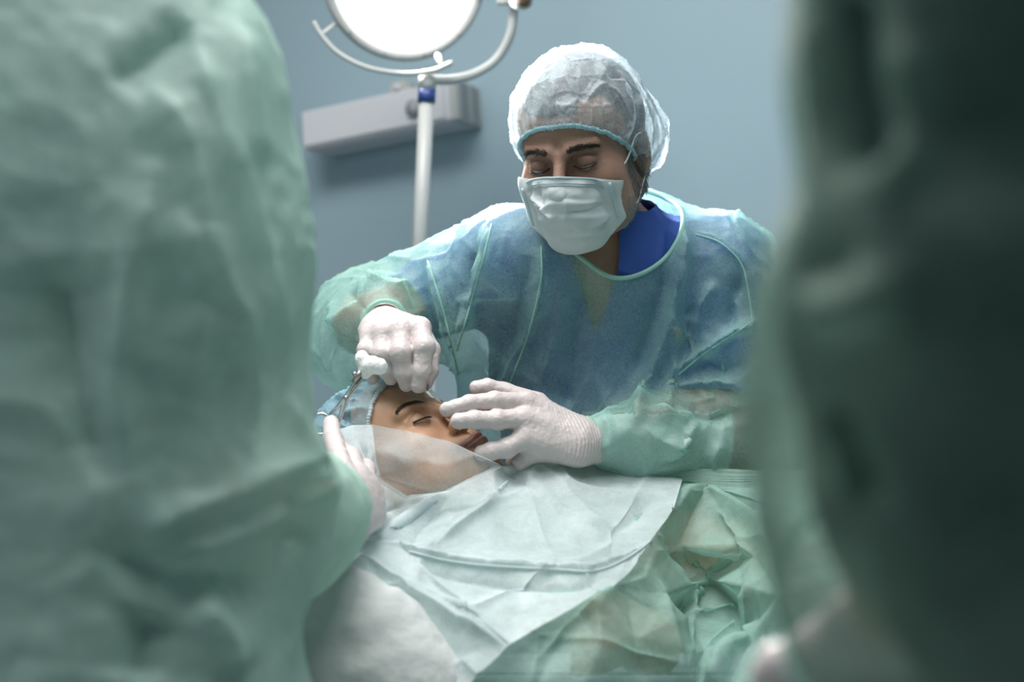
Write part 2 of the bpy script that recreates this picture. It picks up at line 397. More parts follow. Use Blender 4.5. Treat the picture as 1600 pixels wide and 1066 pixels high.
def strands(tree, pts, nms, dirs, ln, r, spread=.35):
    V, Fc = [], []
    for p, n, d in zip(pts, nms, dirs):
        d = A(*d)+rng.normal(0, spread, 3); d = d/np.linalg.norm(d); d = d-n*(d @ n)*.85; d /= np.linalg.norm(d); l = ln*rng.uniform(.6, 1.2)
        s_ = np.cross(d, n); s_ /= np.linalg.norm(s_)+1e-9; u = np.cross(d, s_); o = len(V); q = p-n*.0006
        m_ = q+d*l*.55+n*l*.18; e = q+d*l+n*l*.12
        for c_, rr in ((q, r), (m_, r*.8)):
            for k in range(3): a = 2.094*k; V.append(c_+rr*(math.cos(a)*s_+math.sin(a)*u))
        V.append(e)
        for k in range(3):
            k2 = (k+1) % 3; Fc += [(o+k, o+k2, o+3+k2, o+3+k), (o+3+k, o+3+k2, o+6)]
    return V, Fc

# ------------------------------------------------------------------ the room
def quad(name, a, b, c, d, m, thick=.06, kind='structure'):
    a, b, c, d = map(lambda q: A(*q), (a, b, c, d)); n = np.cross(b-a, d-a); n = n/np.linalg.norm(n)*thick
    V = [a, b, c, d, a-n, b-n, c-n, d-n]
    o = link(name, (V, [(0, 1, 2, 3), (7, 6, 5, 4), (0, 4, 5, 1), (1, 5, 6, 2), (2, 6, 7, 3), (3, 7, 4, 0)]), m, smooth=False); o['kind'] = kind; return o
YAW = math.radians(28); WB = P(590, 190, 2.95); wd_ = A(math.cos(YAW), -math.sin(YAW), 0); wn = A(-math.sin(YAW), -math.cos(YAW), 0)
wb = A(WB[0], WB[1], 0); wl, wr = wb-wd_*2.6, wb+wd_*3.2; H = 2.8
bl, br = A(-2.9, -2.2, 0), A(2.6, -2.2, 0); z_ = A(0, 0, H)
quad('wall_back', wl, wr, wr+z_, wl+z_, M['wall'])
quad('wall_left', bl, wl, wl+z_, bl+z_, M['wall']); quad('wall_right', wr, br, br+z_, wr+z_, M['wall']); quad('wall_front', br, bl, bl+z_, br+z_, M['wall'])
quad('floor', bl, br, wr, wl, M['floor']); quad('ceiling', wl+z_, wr+z_, br+z_, bl+z_, M['white_wall'])
quad('baseboard_back', wl+wn*.012, wr+wn*.012, wr+wn*.012+A(0, 0, .1), wl+wn*.012+A(0, 0, .1), M['white_wall'], .012)

# ------------------------------------------------------------------ wall fixture
def wall_fixture():
    tilt = math.radians(4.5); n = Vector(wn); x = Vector(wd_); z = Vector((0, 0, 1))
    x2 = x*math.cos(tilt)+z*math.sin(tilt); z2 = z*math.cos(tilt)-x*math.sin(tilt); R = Matrix((x2, -n, z2)).transposed()
    dep = .10
    c = P(585, 181, 2.84)
    # long axis so that the front face spans the two seen ends
    Lh = .178; hh = .040
    cw = Vector(c)
    t = empty('wall_light_unit', cw, 'long pale grey rectangular unit with slotted end cap on the wall behind the lamp pole', 'wall unit')
    at = lambda a, b, e: cw+x2*a+(-n)*b+z2*e
    link('housing', boxm(at(0, dep/2, 0), (Lh*2, dep, hh*2), R, .003), M['fixture'], t, False)
    link('front_panel', boxm(at(-.004, -.0015, 0), (Lh*2-.02, .004, hh*2-.012), R, .001), M['fixture'], t, False)
    e = link('end_cap', boxm(at(Lh+.006, dep/2, 0), (.014, dep+.004, hh*2+.004), R, .003), M['metal_white'], t, False)
    for i in range(7):
        for j in range(2):
            link('grille_slot', boxm(at(Lh+.0135, dep*(.3+.4*j), hh*(-.78+i*.26)), (.003, dep*.3, .006), R), M['fixture_dark'], e, False)
    link('lamp_tube_cover', boxm(at(0, dep/2, -hh-.001), (Lh*1.9, dep*.7, .004), R, .001), M['fixture'], t, False)
    link('bracket', boxm(at(.035, dep*.7, hh+.014), (.05, dep*.5, .03), R, .003), M['metal_white'], t, False)
    b = link('bracket_plate', boxm(at(.035, dep*.44, hh+.018), (.036, .01, .03), R, .002), M['metal_white'], t, False)
    v, f = tube([np.array(at(.035, dep*.44-.004, hh+.018)), np.array(at(.035, dep*.44-.012, hh+.018))], .007, 12)
    link('screw_cap', (v, f), M['fixture'], b)
    v, f = tube([np.array(at(.097, -.004, -.003)), np.array(at(.097, -.012, -.003))], .017, 20); link('round_sensor', (v, f), M['fixture_dark'], t)
    for k in (-1, 1): link('wall_mount', boxm(at(k*.12, dep+.02, 0), (.03, .05, .05), R, .002), M['metal_white'], t, False)
wall_fixture()

# ------------------------------------------------------------------ surgical lamp
def surgical_lamp():
    base = P(652, 640, 2.42); t = empty('surgical_lamp', (base[0], base[1], 0), 'lit round surgical lamp with white yoke and blue-collared pole standing behind the surgeon', 'lamp')
    x = np.cross(LDIR, A(0, 0, 1)); x /= np.linalg.norm(x); u = np.cross(x, LDIR); Rl = .141
    def lathe(prof, n=64):
        V, Fc = [], []
        for (r, z) in prof:
            for k in range(n): a = 2*math.pi*k/n; V.append(LAMP+x*r*math.cos(a)+u*r*math.sin(a)+LDIR*z)
        for i in range(len(prof)-1):
            for k in range(n): Fc.append((i*n+k, i*n+(k+1) % n, (i+1)*n+(k+1) % n, (i+1)*n+k))
        return V, Fc
    link('housing', lathe([(.001, -.06), (.05, -.058), (.1, -.045), (.13, -.02), (Rl-.002, 0), (Rl-.004, .004)]), M['metal_white'], t)
    rm = link('rim', lathe([(Rl-.013, .006), (Rl-.010, .012), (Rl-.002, .012), (Rl+.002, .006), (Rl+.002, -.004), (Rl-.004, -.006)]), M['metal_white'], t)
    for k in range(12):
        a = 2*math.pi*(k+.4)/12; c = LAMP+(x*math.cos(a)+u*math.sin(a))*(Rl-.006)+LDIR*.012
        link('screw', tube([c, c+LDIR*.0015], .0028, 8), M['fixture_dark'], rm)
    link('diffuser', lathe([(.0005, .004), (Rl-.012, .004), (Rl-.012, .001)]), M['lamp'], t)
    spots = [(0, 0)]+[(.052, math.pi/3*k) for k in range(6)]+[(.102, math.pi/6*k+.2) for k in range(12)]
    for r, a in spots:
        c = LAMP+(x*math.cos(a)+u*math.sin(a))*r+LDIR*.004
        link('lens', tube([c, c+LDIR*.0025], .021, 24), M['led'], t)
    # rail under the head
    D = 2.40
    link('rail', tube(spline([P(490, 34, D), P(503, 56, D), P(530, 84, D), P(575, 106, D), P(630, 115, D), P(675, 111, D), P(707, 98, D)], 8), .0042, 10), M['metal_white'], t)
    link('rail_post', tube([P(503, 54, D), P(523, 38, 2.43)], .0042, 8), M['metal_white'], t)
    link('rail_post', tube([P(692, 104, D), P(684, 86, 2.43)], .0042, 8), M['metal_white'], t)
    yk = spline([P(672, 124, 2.42), P(700, 125, 2.43), P(740, 116, 2.45), P(775, 93, 2.46), P(797, 55, 2.46), P(803, 12, 2.46), P(804, -30, 2.46), P(800, -60, 2.46)], 8)
    link('yoke', tube(yk, .0082, 14), M['metal_white'], t)
    a = P(780, -2, 2.45); b = P(826, -1, 2.43)
    k = link('yoke_joint', tube([a, b], .0125, 18), M['metal_white'], t)
    link('knob', tube([P(812, -2, 2.40), P(818, 0, 2.36)], [.018, .016], 18), M['metal_white'], t)
    link('knob_cap', tube([P(818, 0, 2.36), P(819, 0.5, 2.355)], .011, 16), M['tip'], t)
    link('head_pivot', tube([P(804, -40, 2.46), LAMP+x*(-.0)+A(.135, 0, 0)], .009, 12), M['metal_white'], t)
    top, bot = P(668, 124, 2.42), P(652, 470, 2.42)
    dr = (bot-top)/np.linalg.norm(bot-top); fl = top+dr*((top[2]-.02)/-dr[2])
    link('pole', tube([top+dr*.012, top+dr*.5], .0130, 24), M['metal_white'], t)
    s = link('pole_sleeve', tube([top-dr*.006, top+dr*.018], .0150, 24), M['metal_white'], t)
    link('collar', tube([top+dr*.018, top+dr*.040], .0152, 24), M['collar'], t)
    lo = P(662, 545, 2.42)
    link('lower_column', tube([top+dr*.44+A(.012, 0, 0), A(fl[0]+.03, fl[1], .10)], .0235, 24), M['metal_white'], t)
    for k in range(5):
        a = 2*math.pi*k/5; e = A(fl[0]+.03+.28*math.cos(a), fl[1]+.28*math.sin(a)*.9, .07)
        lg = link('leg', tube([A(fl[0]+.03, fl[1], .11), e], [.022, .014], 12), M['metal_white'], t)
        link('caster', tube([e+A(-.012, 0, -.037), e+A(.012, 0, -.037)], .032, 16), M['table'], lg)
surgical_lamp()

# ------------------------------------------------------------------ heads
def head_sdf(male=True, eyes=.35, neck=True):
    s = Sdf(); m = 1 if male else .94
    s.ell((0, -.018, .036), (.077*m, .098, .088), .01)
    s.ell((0, .035, .048), (.062*m, .050, .050), .03)
    s.ell((0, .022, -.028), (.062*m, .060, .078), .03)
    for q in (-1, 1):
        s.cap((q*.056*m, -.012, -.05), (q*.020, .060, -.097), .020, .017, .03)
        s.ell((q*.043*m, .052, -.028), .026, .022)
        s.ell((q*.046, .03, -.065), (.022, .03, .03), .02)
    s.ell((0, .072, -.097), (.020, .016, .016), .02)
    s.ell((0, .068, -.068), (.033, .026, .026), .02)
    for q in (-1, 1):
        s.ell((q*.030, .1015, -.001), (.021, .020, .015), .014, sub=True)
        s.ell((q*.031, .0715, -.002), (.0150, .0150, .0135), .005)
        s.cap((q*.014, .088, .014), (q*.044, .074, .019), .0075 if male else .005, .006, .012)
    s.cap((0, .088, .006), (0, .107, -.032), .0068, .0088, .012)
    s.ell((0, .1065, -.036), (.0098, .0105, .0088), .008)
    for q in (-1, 1):
        s.ell((q*.0125, .0965, -.040), (.0075, .0100, .0070), .006)
        s.ell((q*.0062, .1015, -.0465), (.0035, .0060, .0030), .003, sub=True)
    fz = -.0665 if male else -.0725; ly = .0925 if male else .0965; lr = .0052 if male else .0066
    for q in (-1, 1):
        s.cap((0, ly, fz+.0045), (q*.0185, ly-.0110, fz), lr, lr*.45, .004)
        s.cap((0, ly-.0005, fz-.0065), (q*.018, ly-.0110, fz-.001), lr*1.1, lr*.45, .004)
    s.cap((-.021, ly-.0075, fz-.0006), (0, ly+.0075, fz-.0012), .0013, k=.002, sub=True)
    s.cap((.021, ly-.0075, fz-.0006), (0, ly+.0075, fz-.0012), .0013, k=.002, sub=True)
    s.ell((0, ly+.006, fz-.022), (.016, .009, .006), .012, sub=True)
    s.cap((0, .1, fz+.011), (0, .103, fz+.020), .0025, k=.005, sub=True)
    for q in (-1, 1):                 # lid line
        pts = [(q*.0165, .0830, -.0055), (q*.024, .0868, -.0088), (q*.032, .0872, -.0095), (q*.040, .0838, -.0080), (q*.0455, .0780, -.0050)]
        for a, b in zip(pts, pts[1:]): s.cap(a, b, .0011 if not male else .0019, k=.0015, sub=True)
        up = [(q*.018, .086, .0065), (q*.031, .0865, .0095), (q*.044, .0775, .0070)]
        for a, b in zip(up, up[1:]): s.cap(a, b, .0018, k=.005, sub=True)
        s.ell((q*.079*m, -.014, -.006), (.0075, .017, .030), .006, R=[(1, q*.35, 0), (-q*.35, 1, 0), (0, 0, 1)])
        s.ell((q*.086*m, -.008, -.002), (.005, .009, .017), .004, sub=True)
    return s
LIDS = lambda q, dy=0: [A(q*x, y+dy, z) for x, y, z in ((.0165, .0835, -.0055), (.024, .0875, -.0088), (.032, .0880, -.0095), (.040, .0845, -.0080), (.0455, .0785, -.0050))]
def tone(me, base, lip, cheek, rules=(), dz=0):
    v = to_np(me); c = np.tile(A(*base), (len(v), 1))
    def blend(wt, col): c[:] = c*(1-wt[:, None])+A(*col)*wt[:, None]
    g = lambda cx, r: np.exp(-(((v-A(*cx))/A(*r))**2).sum(1))
    for q in (-1, 1): blend(.35*g((q*.045, .06, -.03), (.02, .03, .02)), cheek)
    blend(.35*g((0, .108, -.036), (.016, .02, .014)), cheek)
    sd, _ = seg_d(v*A(1, .6, 1)+A(0, 0, dz), np.array([(-.022, .082*.6, -.067), (-.008, .096*.6, -.0655), (0, .098*.6, -.067), (.008, .096*.6, -.0655), (.022, .082*.6, -.067)]))
    blend(np.clip((.0098-sd)/.0025, 0, 1)*(v[:, 1] > .07), lip)
    for cx, r, k, col in rules: blend(k*g(cx, r), col)
    ca = me.color_attributes.new('tone', 'FLOAT_COLOR', 'POINT'); ca.data.foreach_set('color', np.concatenate([c, np.ones((len(c), 1))], 1).astype(np.float32).ravel())

def cap_mesh(center, rad, bulge, zc, slope, h=.004, amp=.0035, seed=3, flare=None):
    s = Sdf(); s.ell(center, rad, .02)
    for c, r in bulge: s.ell(c, r, .04)
    me = s.mesh(h); v = to_np(me); me = snap(cut(me, v[:, 2] > zc+slope*(v[:, 1]-.09))); me = subd(me, 1); v = to_np(me); n = nrm(me)
    ed = v[:, 2]-(zc+slope*(v[:, 1]-.09)); an = np.arctan2(v[:, 0]-center[0], v[:, 1]-center[1])
    pull = np.exp(-ed/.012)           # gathered into the elastic
    pl = np.abs(np.sin(an*19+2*noise(v*18, seed)))*.0055*np.exp(-ed/.035)
    cr = crumple(v, 14, amp*.7, seed, (1, 1, .6))+creases(v, 20, amp*1.0, seed+5, (1, 1, .5), .07)+creases(v, 48, amp*.35, seed+7, (1, 1, .7), .08)
    hd = A(center[0], center[1], 0)-v; hd[:, 2] = 0; hd /= np.linalg.norm(hd, axis=1)[:, None]+1e-9
    put(me, v+n*(cr*np.clip(ed/.02, .15, 1)+pl)[:, None]+hd*(pull*.010)[:, None]); relax(me, 1, .3, False); return me

# ------------------------------------------------------------------ hands
def glove(wrist, fore, mcps, fingers, thumb, palm_n, h=.0014, seed=1, knr=.0125, cuff=.03):
    """wrist, four knuckles, finger chains [(p, r)...], a thumb chain; fore = a point up the forearm"""
    s = Sdf(); w0 = A(*wrist); pn = A(*palm_n); pn /= np.linalg.norm(pn); side = np.cross(pn, np.mean(mcps, 0)-w0); side /= np.linalg.norm(side)
    s.cap(w0+(A(*fore)-w0)*1.6, w0, .026, .0235, .02, fl=(side, 1.12))
    for i, m in enumerate(mcps):
        a = w0+(A(*m)-np.mean(mcps, 0))*.45; s.cap(a, m, .0135, knr, .012)
    c = (w0+np.mean(mcps, 0))/2; s.cap(w0, np.mean(mcps, 0), .016, .013, .014, fl=(side, 1.9))
    for m, ch in zip(mcps, fingers):
        p, r = A(*m), knr*.95
        for i, (q, rq) in enumerate(ch):
            s.cap(p, q, r*.98, rq, .0022 if i else .006)
            if i < len(ch)-1: s.ell(q, rq*1.06, .004)
            p, r = A(*q), rq
    p, r = w0+(A(*thumb[0][0])-w0)*.25, .015
    for i, (q, rq) in enumerate(thumb): s.cap(p, q, r, rq, .012 if i < 1 else .004); p, r = A(*q), rq
    me = s.mesh(h); v = to_np(me); n = nrm(me)
    ax = (A(*fore)-w0); ax /= np.linalg.norm(ax); t = (v-w0) @ ax
    wr = np.clip((t+.045)/.03, 0, 1)*np.clip((.05-t)/.03, 0, 1)
    d = np.sin(t*1500+3*noise(v*60, seed)+2*noise(v*25, seed+3))*.0005*wr+crumple(v, 50, .0006, seed)+creases(v, 60, .0004, seed+2, (1, 1, 1), .12)+creases(v, 170, .00025, seed+4)
    for m, ch in zip(mcps, fingers):  # creases of the latex across the finger joints
        pp = [A(*m)]+[A(*q) for q, _ in ch]
        for i in range(1, len(pp)-1):
            a_ = pp[i+1]-pp[i-1]; a_ /= np.linalg.norm(a_); tt = (v-pp[i]) @ a_; dd = np.linalg.norm(v-pp[i], axis=1)
            d += -np.cos(tt*2200)*.0004*np.exp(-(dd/.013)**2)
    put(me, v+n*d[:, None]); return me, w0, ax

# ------------------------------------------------------------------ people
def body_mesh(J, h=.009, grow=0.0, sleeves=None, legs=True, k=.05, hands=False):
    s = Sdf(); N, C, Pv = J['neck'], J['chest'], J['pelvis']
    wv = J['R_sh']-J['L_sh']; wv /= np.linalg.norm(wv); fv = np.cross(wv, A(0, 0, 1)); fv = -fv if fv @ J['front'] < 0 else fv
    R = [wv, fv, np.cross(wv, fv)]
    s.cap(J['head']-A(0, 0, .02), N, .052, .056, .03)
    for q in ('R_', 'L_'):
        sh, el, wr = J[q+'sh'], J[q+'el'], J[q+'wr']
        s.cap(N-A(0, 0, .02), sh, .05, .052, k)
        s.cap(sh, el, .050, .040, k); s.cap(el, wr, .039, .025, .02)
    fa = J.get('fat', 1); s.ell(C, A(.165, .105, .19)*fa, k, R=R); s.ell((C+Pv)/2, A(.15, .105, .2)*fa, k, R=R); s.ell(Pv, A(.165, .115, .13)*fa, k, R=R)
    if legs:
        for sg in (-1, 1):
            hp = Pv+wv*sg*.09-A(0, 0, .04); kn = A(hp[0], hp[1], .47)+fv*.02; an = A(hp[0], hp[1], .09)
            s.cap(hp, kn, .085, .058, .03); s.cap(kn, an, .056, .038, .02)
    return s.mesh(h, grow)
def legs_and_shoes(J, t, m, h=.012):
    s = Sdf(); Pv = J['pelvis']; wv = J['R_sh']-J['L_sh']; wv[2] = 0; wv /= np.linalg.norm(wv); fv = np.cross(wv, A(0, 0, 1)); fv = -fv if fv @ J['front'] < 0 else fv
    s.ell(Pv, A(.18, .14, .15)*J.get('fat', 1), .03)
    for sg in (-1, 1):
        hp = Pv+wv*sg*.09-A(0, 0, .04); an = A(hp[0], hp[1], .10); kn = A(hp[0], hp[1], .47)+fv*.02
        s.cap(hp, kn, .1*J.get('fat', 1), .078, .04); s.cap(kn, an, .078, .065, .03)
    tr = link('trousers', s.mesh(h), m, t)
    for sg in (-1, 1):
        hp = Pv+wv*sg*.09; b = Sdf(); b.cap(A(hp[0], hp[1], .047)-fv*.04, A(hp[0], hp[1], .042)+fv*.15, .047, .042, .01); b.ell(A(hp[0], hp[1], .07), (.05, .06, .05), .02)
        me = b.mesh(.008); v = to_np(me); v[:, 2] = np.maximum(v[:, 2], .002); put(me, v); link('shoe', me, M['shoe'], t)
    return tr

def fab_bands(me, t, name, m, r=.003, nmax=3, minlen=30):
    for c in loops(me)[:nmax]:
        if len(c) < minlen: continue
        c = smooth_loop(c, 5); w_ = np.arange(len(c)); link(name, tube(c+np.stack([w_*0, w_*0, .0006*np.sin(w_*1.9)], 1), r*(1+.28*np.sin(w_*2.3)+.1*np.sin(w_*.9)), 8, closed=True), m, t)

# ------ surgeon
HR = .965*frame((-math.sin(math.radians(22))*math.cos(math.radians(17)), -math.cos(math.radians(22))*math.cos(math.radians(17)), -math.sin(math.radians(17))), roll=math.radians(-2))
HO = P(878, 254, 1.75)-HR @ A(0, .082, 0)
def hp_(x, y, z): return HR @ A(x, y, z)+HO
SJ = dict(head=hp_(0, -.035, -.05), neck=P(962, 392, 1.90), chest=P(965, 560, 1.97), pelvis=P(960, 880, 2.08), front=A(0, -1, 0),
          R_sh=P(808, 412, 1.90), R_el=P(568, 508, 2.03), R_wr=P(600, 507, 1.84),
          L_sh=P(1125, 424, 1.91), L_el=P(1160, 690, 1.87), L_wr=P(915, 692, 1.775))
def surgeon():
    base = A(SJ['pelvis'][0], SJ['pelvis'][1], 0)
    t = empty('person', base, 'masked man in translucent green gown and white cap, bending his head over the patient', 'person')
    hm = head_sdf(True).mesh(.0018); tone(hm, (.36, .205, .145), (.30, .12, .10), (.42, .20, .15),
        [((q*.031, .085, .0), (.021, .02, .015), .62, (.17, .09, .07)) for q in (-1, 1)]+[((q*.05, .04, -.08), (.03, .04, .03), .35, (.33, .27, .24)) for q in (-1, 1)])  # eye-socket shade painted into the skin colour; jaw greyed by stubble
    v = to_np(hm); n = nrm(hm)         # forehead lines, crow's feet
    fh = np.exp(-((v[:, 2]-.05)/.018)**2)*(v[:, 1] > .05); d = -.0006*np.abs(np.sin(v[:, 2]*420+1.5*noise(v*30)))**6*fh
    gl = np.exp(-(v[:, 0]/.004)**2)*np.exp(-((v[:, 2]-.02)/.012)**2)*(v[:, 1] > .08)*-.0018
    put(hm, v+n*(d+gl+crumple(v, 60, .0003, 3))[:, None])
    tree_l = bvh(hm); nv = to_np(hm); nn = nrm(hm)
    xf(hm, HR, HO); bm_ = body_mesh(SJ)
    ca = bm_.color_attributes.new('tone', 'FLOAT_COLOR', 'POINT'); ca.data.foreach_set('color', np.tile([.36, .205, .145, 1.], len(bm_.vertices)))
    # hair under the cap and down the temple
    s = Sdf(); s.ell((0, -.016, .043), (.081, .107, .090), .01); hs = s.mesh(.004); v = to_np(hs)
    hs = snap(cut(hs, (v[:, 2] > .036+.42*(v[:, 1]-.03)) & (v[:, 2] > -.05))); v = to_np(hs); put(hs, v+nrm(hs)*crumple(v, 60, .002, 5)[:, None]); xf(hs, HR, HO); link('hair', hs, M['hair'], t)
    def sample(fn, num):
        ix = np.nonzero(fn(nv))[0]; return rng.choice(ix, min(num, len(ix)), replace=False)
    ix = sample(lambda v: (np.abs(np.abs(v[:, 0])-.071) < .012) & (v[:, 1] > -.035) & (v[:, 1] < .024) & (v[:, 2] > -.055) & (v[:, 2] < .03) & (np.abs(v[:, 0]) < .082), 2600)
    link('hair', strands(None, nv[ix] @ HR.T+HO, nn[ix] @ HR.T, [HR @ A(0, -.25, -1)]*len(ix), .013, .00040, .3), plain('temple_hair', (.24, .22, .21), .6), t)
    def jaw(v): y = np.clip((v[:, 1]+.01)/.09, 0, 1); return (v[:, 2] < -.045-.015*y) & (v[:, 2] > -.12) & (v[:, 1] > -.03) & (v[:, 1] < .045) & (nn[:, 2] > -.75)
    ix = sample(jaw, 4200)
    link('beard', strands(None, nv[ix] @ HR.T+HO, nn[ix] @ HR.T, [HR @ A(0, .1, -1)]*len(ix), .0055, .00030, .5), M['beard'], t)
    for q in (-1, 1):                 # brows, lids, eyes
        pts = []; nm = []; dr = []
        for _ in range(330):
            u = rng.uniform(0, 1); x = q*(.011+.038*u); z = .0130+.0060*math.sin(u*2.3)-.001*u+rng.normal(0, .0020)*(1-.5*u)
            h = tree_l.ray_cast(Vector((x, .16, z)), Vector((0, -1, 0)))
            if h[0] is None: continue
            pts.append(HR @ np.array(h[0])+HO); nm.append(HR @ np.array(h[1])); dr.append(HR @ A(q*1, .15, .35-.9*u))
        link('eyebrow', strands(None, pts, nm, dr, .0072, .00030, .3), M['brow'], t)
        e = Sdf(); e.ell((q*.031, .0725, -.0035), .0131, .001); em = e.mesh(.0012); xf(em, HR, HO); eo = link('eyeball', em, M['eye'], t)
        ld = [HR @ (p+A(0, .0006, 0))+HO for p in spline(LIDS(q), 5)]
        link('eyelashes', tube(ld, .0007, 6), M['lash'], t)
        lp = spline(LIDS(q), 14); link('eyelashes', strands(None, [HR @ p+HO for p in lp], [HR @ A(1, 0, 0)]*len(lp), [HR @ A(q*.2, .8, -.6)]*len(lp), .006, .0002, .15), M['lash'], t)
    # mask
    U, Vn = 57, 45; V = []; C0 = []
    for j in range(Vn):
        b_ = j/(Vn-1)
        for i in range(U):
            a_ = -1+2*i/(U-1); th = abs(a_)**1.0
            x_ = .0525*math.sin(a_*1.32)/math.sin(1.32); zt = -.013-.012*th**1.5; zb = -.104+.030*th**2
            z = zt*(1-b_)+zb*b_+.085*x_*(1-.6*b_)
            x = .0525*math.sin(a_*1.32)/math.sin(1.32)
            bul = math.sin(min(1, b_*1.15+.12)*math.pi)**.6
            yf = .098+.024*bul-.012*b_**3
            if b_ > .8: yf -= .03*((b_-.8)/.2)**1.6
            if b_ < .12: yf -= .004*(1-b_/.12)
            y = yf*(1-th**2.3)+(.052-.010*b_)*th**2.3
            if b_ < .25: y += (.010*math.exp(-(a_/.16)**2))*(1-b_/.25)   # nose bridge pinch
            z -= .0
            V.append((x, y, z))
    Fc = [(j*U+i, j*U+i+1, (j+1)*U+i+1, (j+1)*U+i) for j in range(Vn-1) for i in range(U-1)]
    mm = subd(tomesh(V, Fc), 1); v = to_np(mm); n = nrm(mm); n *= np.sign((n @ A(0, 1, 0)).mean())
    zt = -.013-.012*np.clip(np.abs(v[:, 0])/.062, 0, 1)**1.5; bb = (zt-v[:, 2])/(.11)
    pl = 0
    for c_, w_, k_ in ((.28, .02, .0022), (.44, .02, .0020), (.60, .02, .0018)): pl = pl+k_*np.tanh((bb-c_+.05*v[:, 0]*8)/w_)*np.exp(-(np.abs(v[:, 0])/.05)**4)
    side = np.clip(np.abs(v[:, 0])/.058, 0, 1)**3
    d = pl+crumple(v, 26, .0030, 21, (.5, 1, 1.2))+crumple(v, 60, .0006, 23)+side*np.sin(bb*30)*.0008
    put(mm, v+n*(d*np.clip(bb/.1, 0.1, 1))[:, None]); tuck(mm, tree_l, .0045, .05, out=True); relax(mm, 4, .5, False); tuck(mm, tree_l, .0045, .05, out=True); relax(mm, 3, .5, False); snap(mm, 3); put(mm, to_np(mm) @ HR.T+HO)
    folds(mm, [([(838, 285), (842, 312), (848, 325)], -.006, .007), ([(826, 300), (850, 330), (868, 345)], .004, .006), ([(955, 335), (925, 352), (895, 358)], .004, .005),
               ([(950, 350), (930, 368), (905, 385)], .003, .006), ([(872, 300), (885, 325), (880, 350)], .003, .008), ([(945, 320), (915, 330), (880, 332)], -.003, .006)])
    mk = link('face_mask', mm, M['mask'], t); sl = mk.modifiers.new('thickness', 'SOLIDIFY'); sl.thickness = .0008
    mv = to_np(mm); top = mv[:0]
    def row(bt, off=.0012, i0=1, i1=None):
        out = []
        for i in range(1, 56):
            a_ = -1+2*i/56; th = abs(a_); zt_ = -.013-.012*th**1.5; x = .0525*math.sin(a_*1.32)/math.sin(1.32); z = zt_-.11*bt+.085*x*(1-.6*bt)
            q = hp_(x, .2, z); dd = HR @ A(0, -1, 0); h = mt.ray_cast(Vector(q), Vector(dd))
            if h[0] is not None: out.append(np.array(h[0])-dd*off)
        return out
    mt = bvh(mm)
    for bt, r_, m_ in ((.012, .0012, M['maskband']), (.075, .0005, M['thread']), (.10, .0005, M['thread'])):
        p = row(bt);
        if len(p) > 3: link('mask_seam', tube(p, r_, 6), m_, mk)
    for q in (-1, 1):
        pts = []
        for k in range(14):
            z = -.028-.052*k/13; h = mt.ray_cast(Vector(hp_(q*.0590, .2, z)), Vector(HR @ A(0, -1, 0)))
            if h[0] is not None: pts.append(np.array(h[0])+HR @ A(0, .001, 0))
        if len(pts) > 3: link('mask_seam', tube(pts, .0022, 8), M['maskband'], mk)
        link('ear_loop', tube(spline([hp_(q*.054, .056, -.028), hp_(q*.070, .035, -.012), hp_(q*.078, .006, .016), hp_(q*.083, -.02, .018)], 6), .0011, 6), M['loop'], mk)
        link('ear_loop', tube(spline([hp_(q*.054, .050, -.076), hp_(q*.071, .018, -.070), hp_(q*.077, -.006, -.045), hp_(q*.084, -.026, -.018), hp_(q*.084, -.03, .012)], 6), .0011, 6), M['loop'], mk)
    # cap
    cm = cap_mesh((.002, -.014, .050), (.090, .112, .091), [((.0, -.085, .02), .055), ((-.058, -.060, .004), (.040, .050, .046)), ((.05, -.05, .02), (.045, .055, .05))], .041, .56, amp=.0055, seed=31)
    tuck(cm, tree_l, .0035, .05, out=True); xf(cm, HR, HO)
    folds(cm, [([(858, 112), (868, 150), (885, 180), (920, 200)], .006, .005), ([(870, 165), (920, 168), (960, 165)], .004, .004), ([(900, 195), (880, 170), (868, 140)], -.005, .005),
               ([(965, 110), (980, 140), (985, 190), (970, 215)], .006, .005), ([(1000, 150), (1015, 200), (1005, 240)], .006, .005), ([(1035, 175), (1038, 210), (1015, 250)], .005, .006),
               ([(945, 115), (975, 125), (995, 160)], -.005, .004), ([(830, 110), (822, 150), (835, 190)], .005, .006), ([(985, 240), (1000, 200), (1010, 170)], -.005, .005),
               ([(930, 75), (945, 100), (940, 130)], .004, .006), ([(1020, 262), (1030, 225), (1040, 200)], -.005, .004)])
    cp = link('surgical_cap', cm, M['cap'], t); fab_bands(cm, cp, 'elastic_band', M['capband'], .0028, 1)
    # scrubs
    sm = body_mesh(SJ, .009, .010, legs=False); v = to_np(sm); keep = np.ones(len(v), bool)
    for q in ('R_', 'L_'):
        el, wr, sh = SJ[q+'el'], SJ[q+'wr'], SJ[q+'sh']; de = el-sh; L_ = np.linalg.norm(de); de /= L_
        tt = (v-sh) @ de; rad = np.linalg.norm(v-sh-tt[:, None]*de, axis=1)
        keep &= ~((tt > L_*.8) & (rad < .12)); dw, _ = seg_d(v, np.array([el, wr])); keep &= ~(dw < .068)
    N = SJ['neck']; nn2 = A(-.05, -.50, .86); nn2 /= np.linalg.norm(nn2); Cn = P(950, 352, 1.885)
    rv = v-Cn; al = rv @ nn2; rr = np.linalg.norm(rv-al[:, None]*nn2, axis=1); keep &= ~((rr < .058) & (al > -.05))
    keep &= ~((np.abs(v[:, 0]-(P(930, 400, 1.85)[0])) < .028*np.clip((v[:, 2]-P(0, 520, 1.85)[2])/.10, 0, 1)) & (v[:, 1] < N[1]) & (v[:, 2] > P(0, 520, 1.85)[2]))
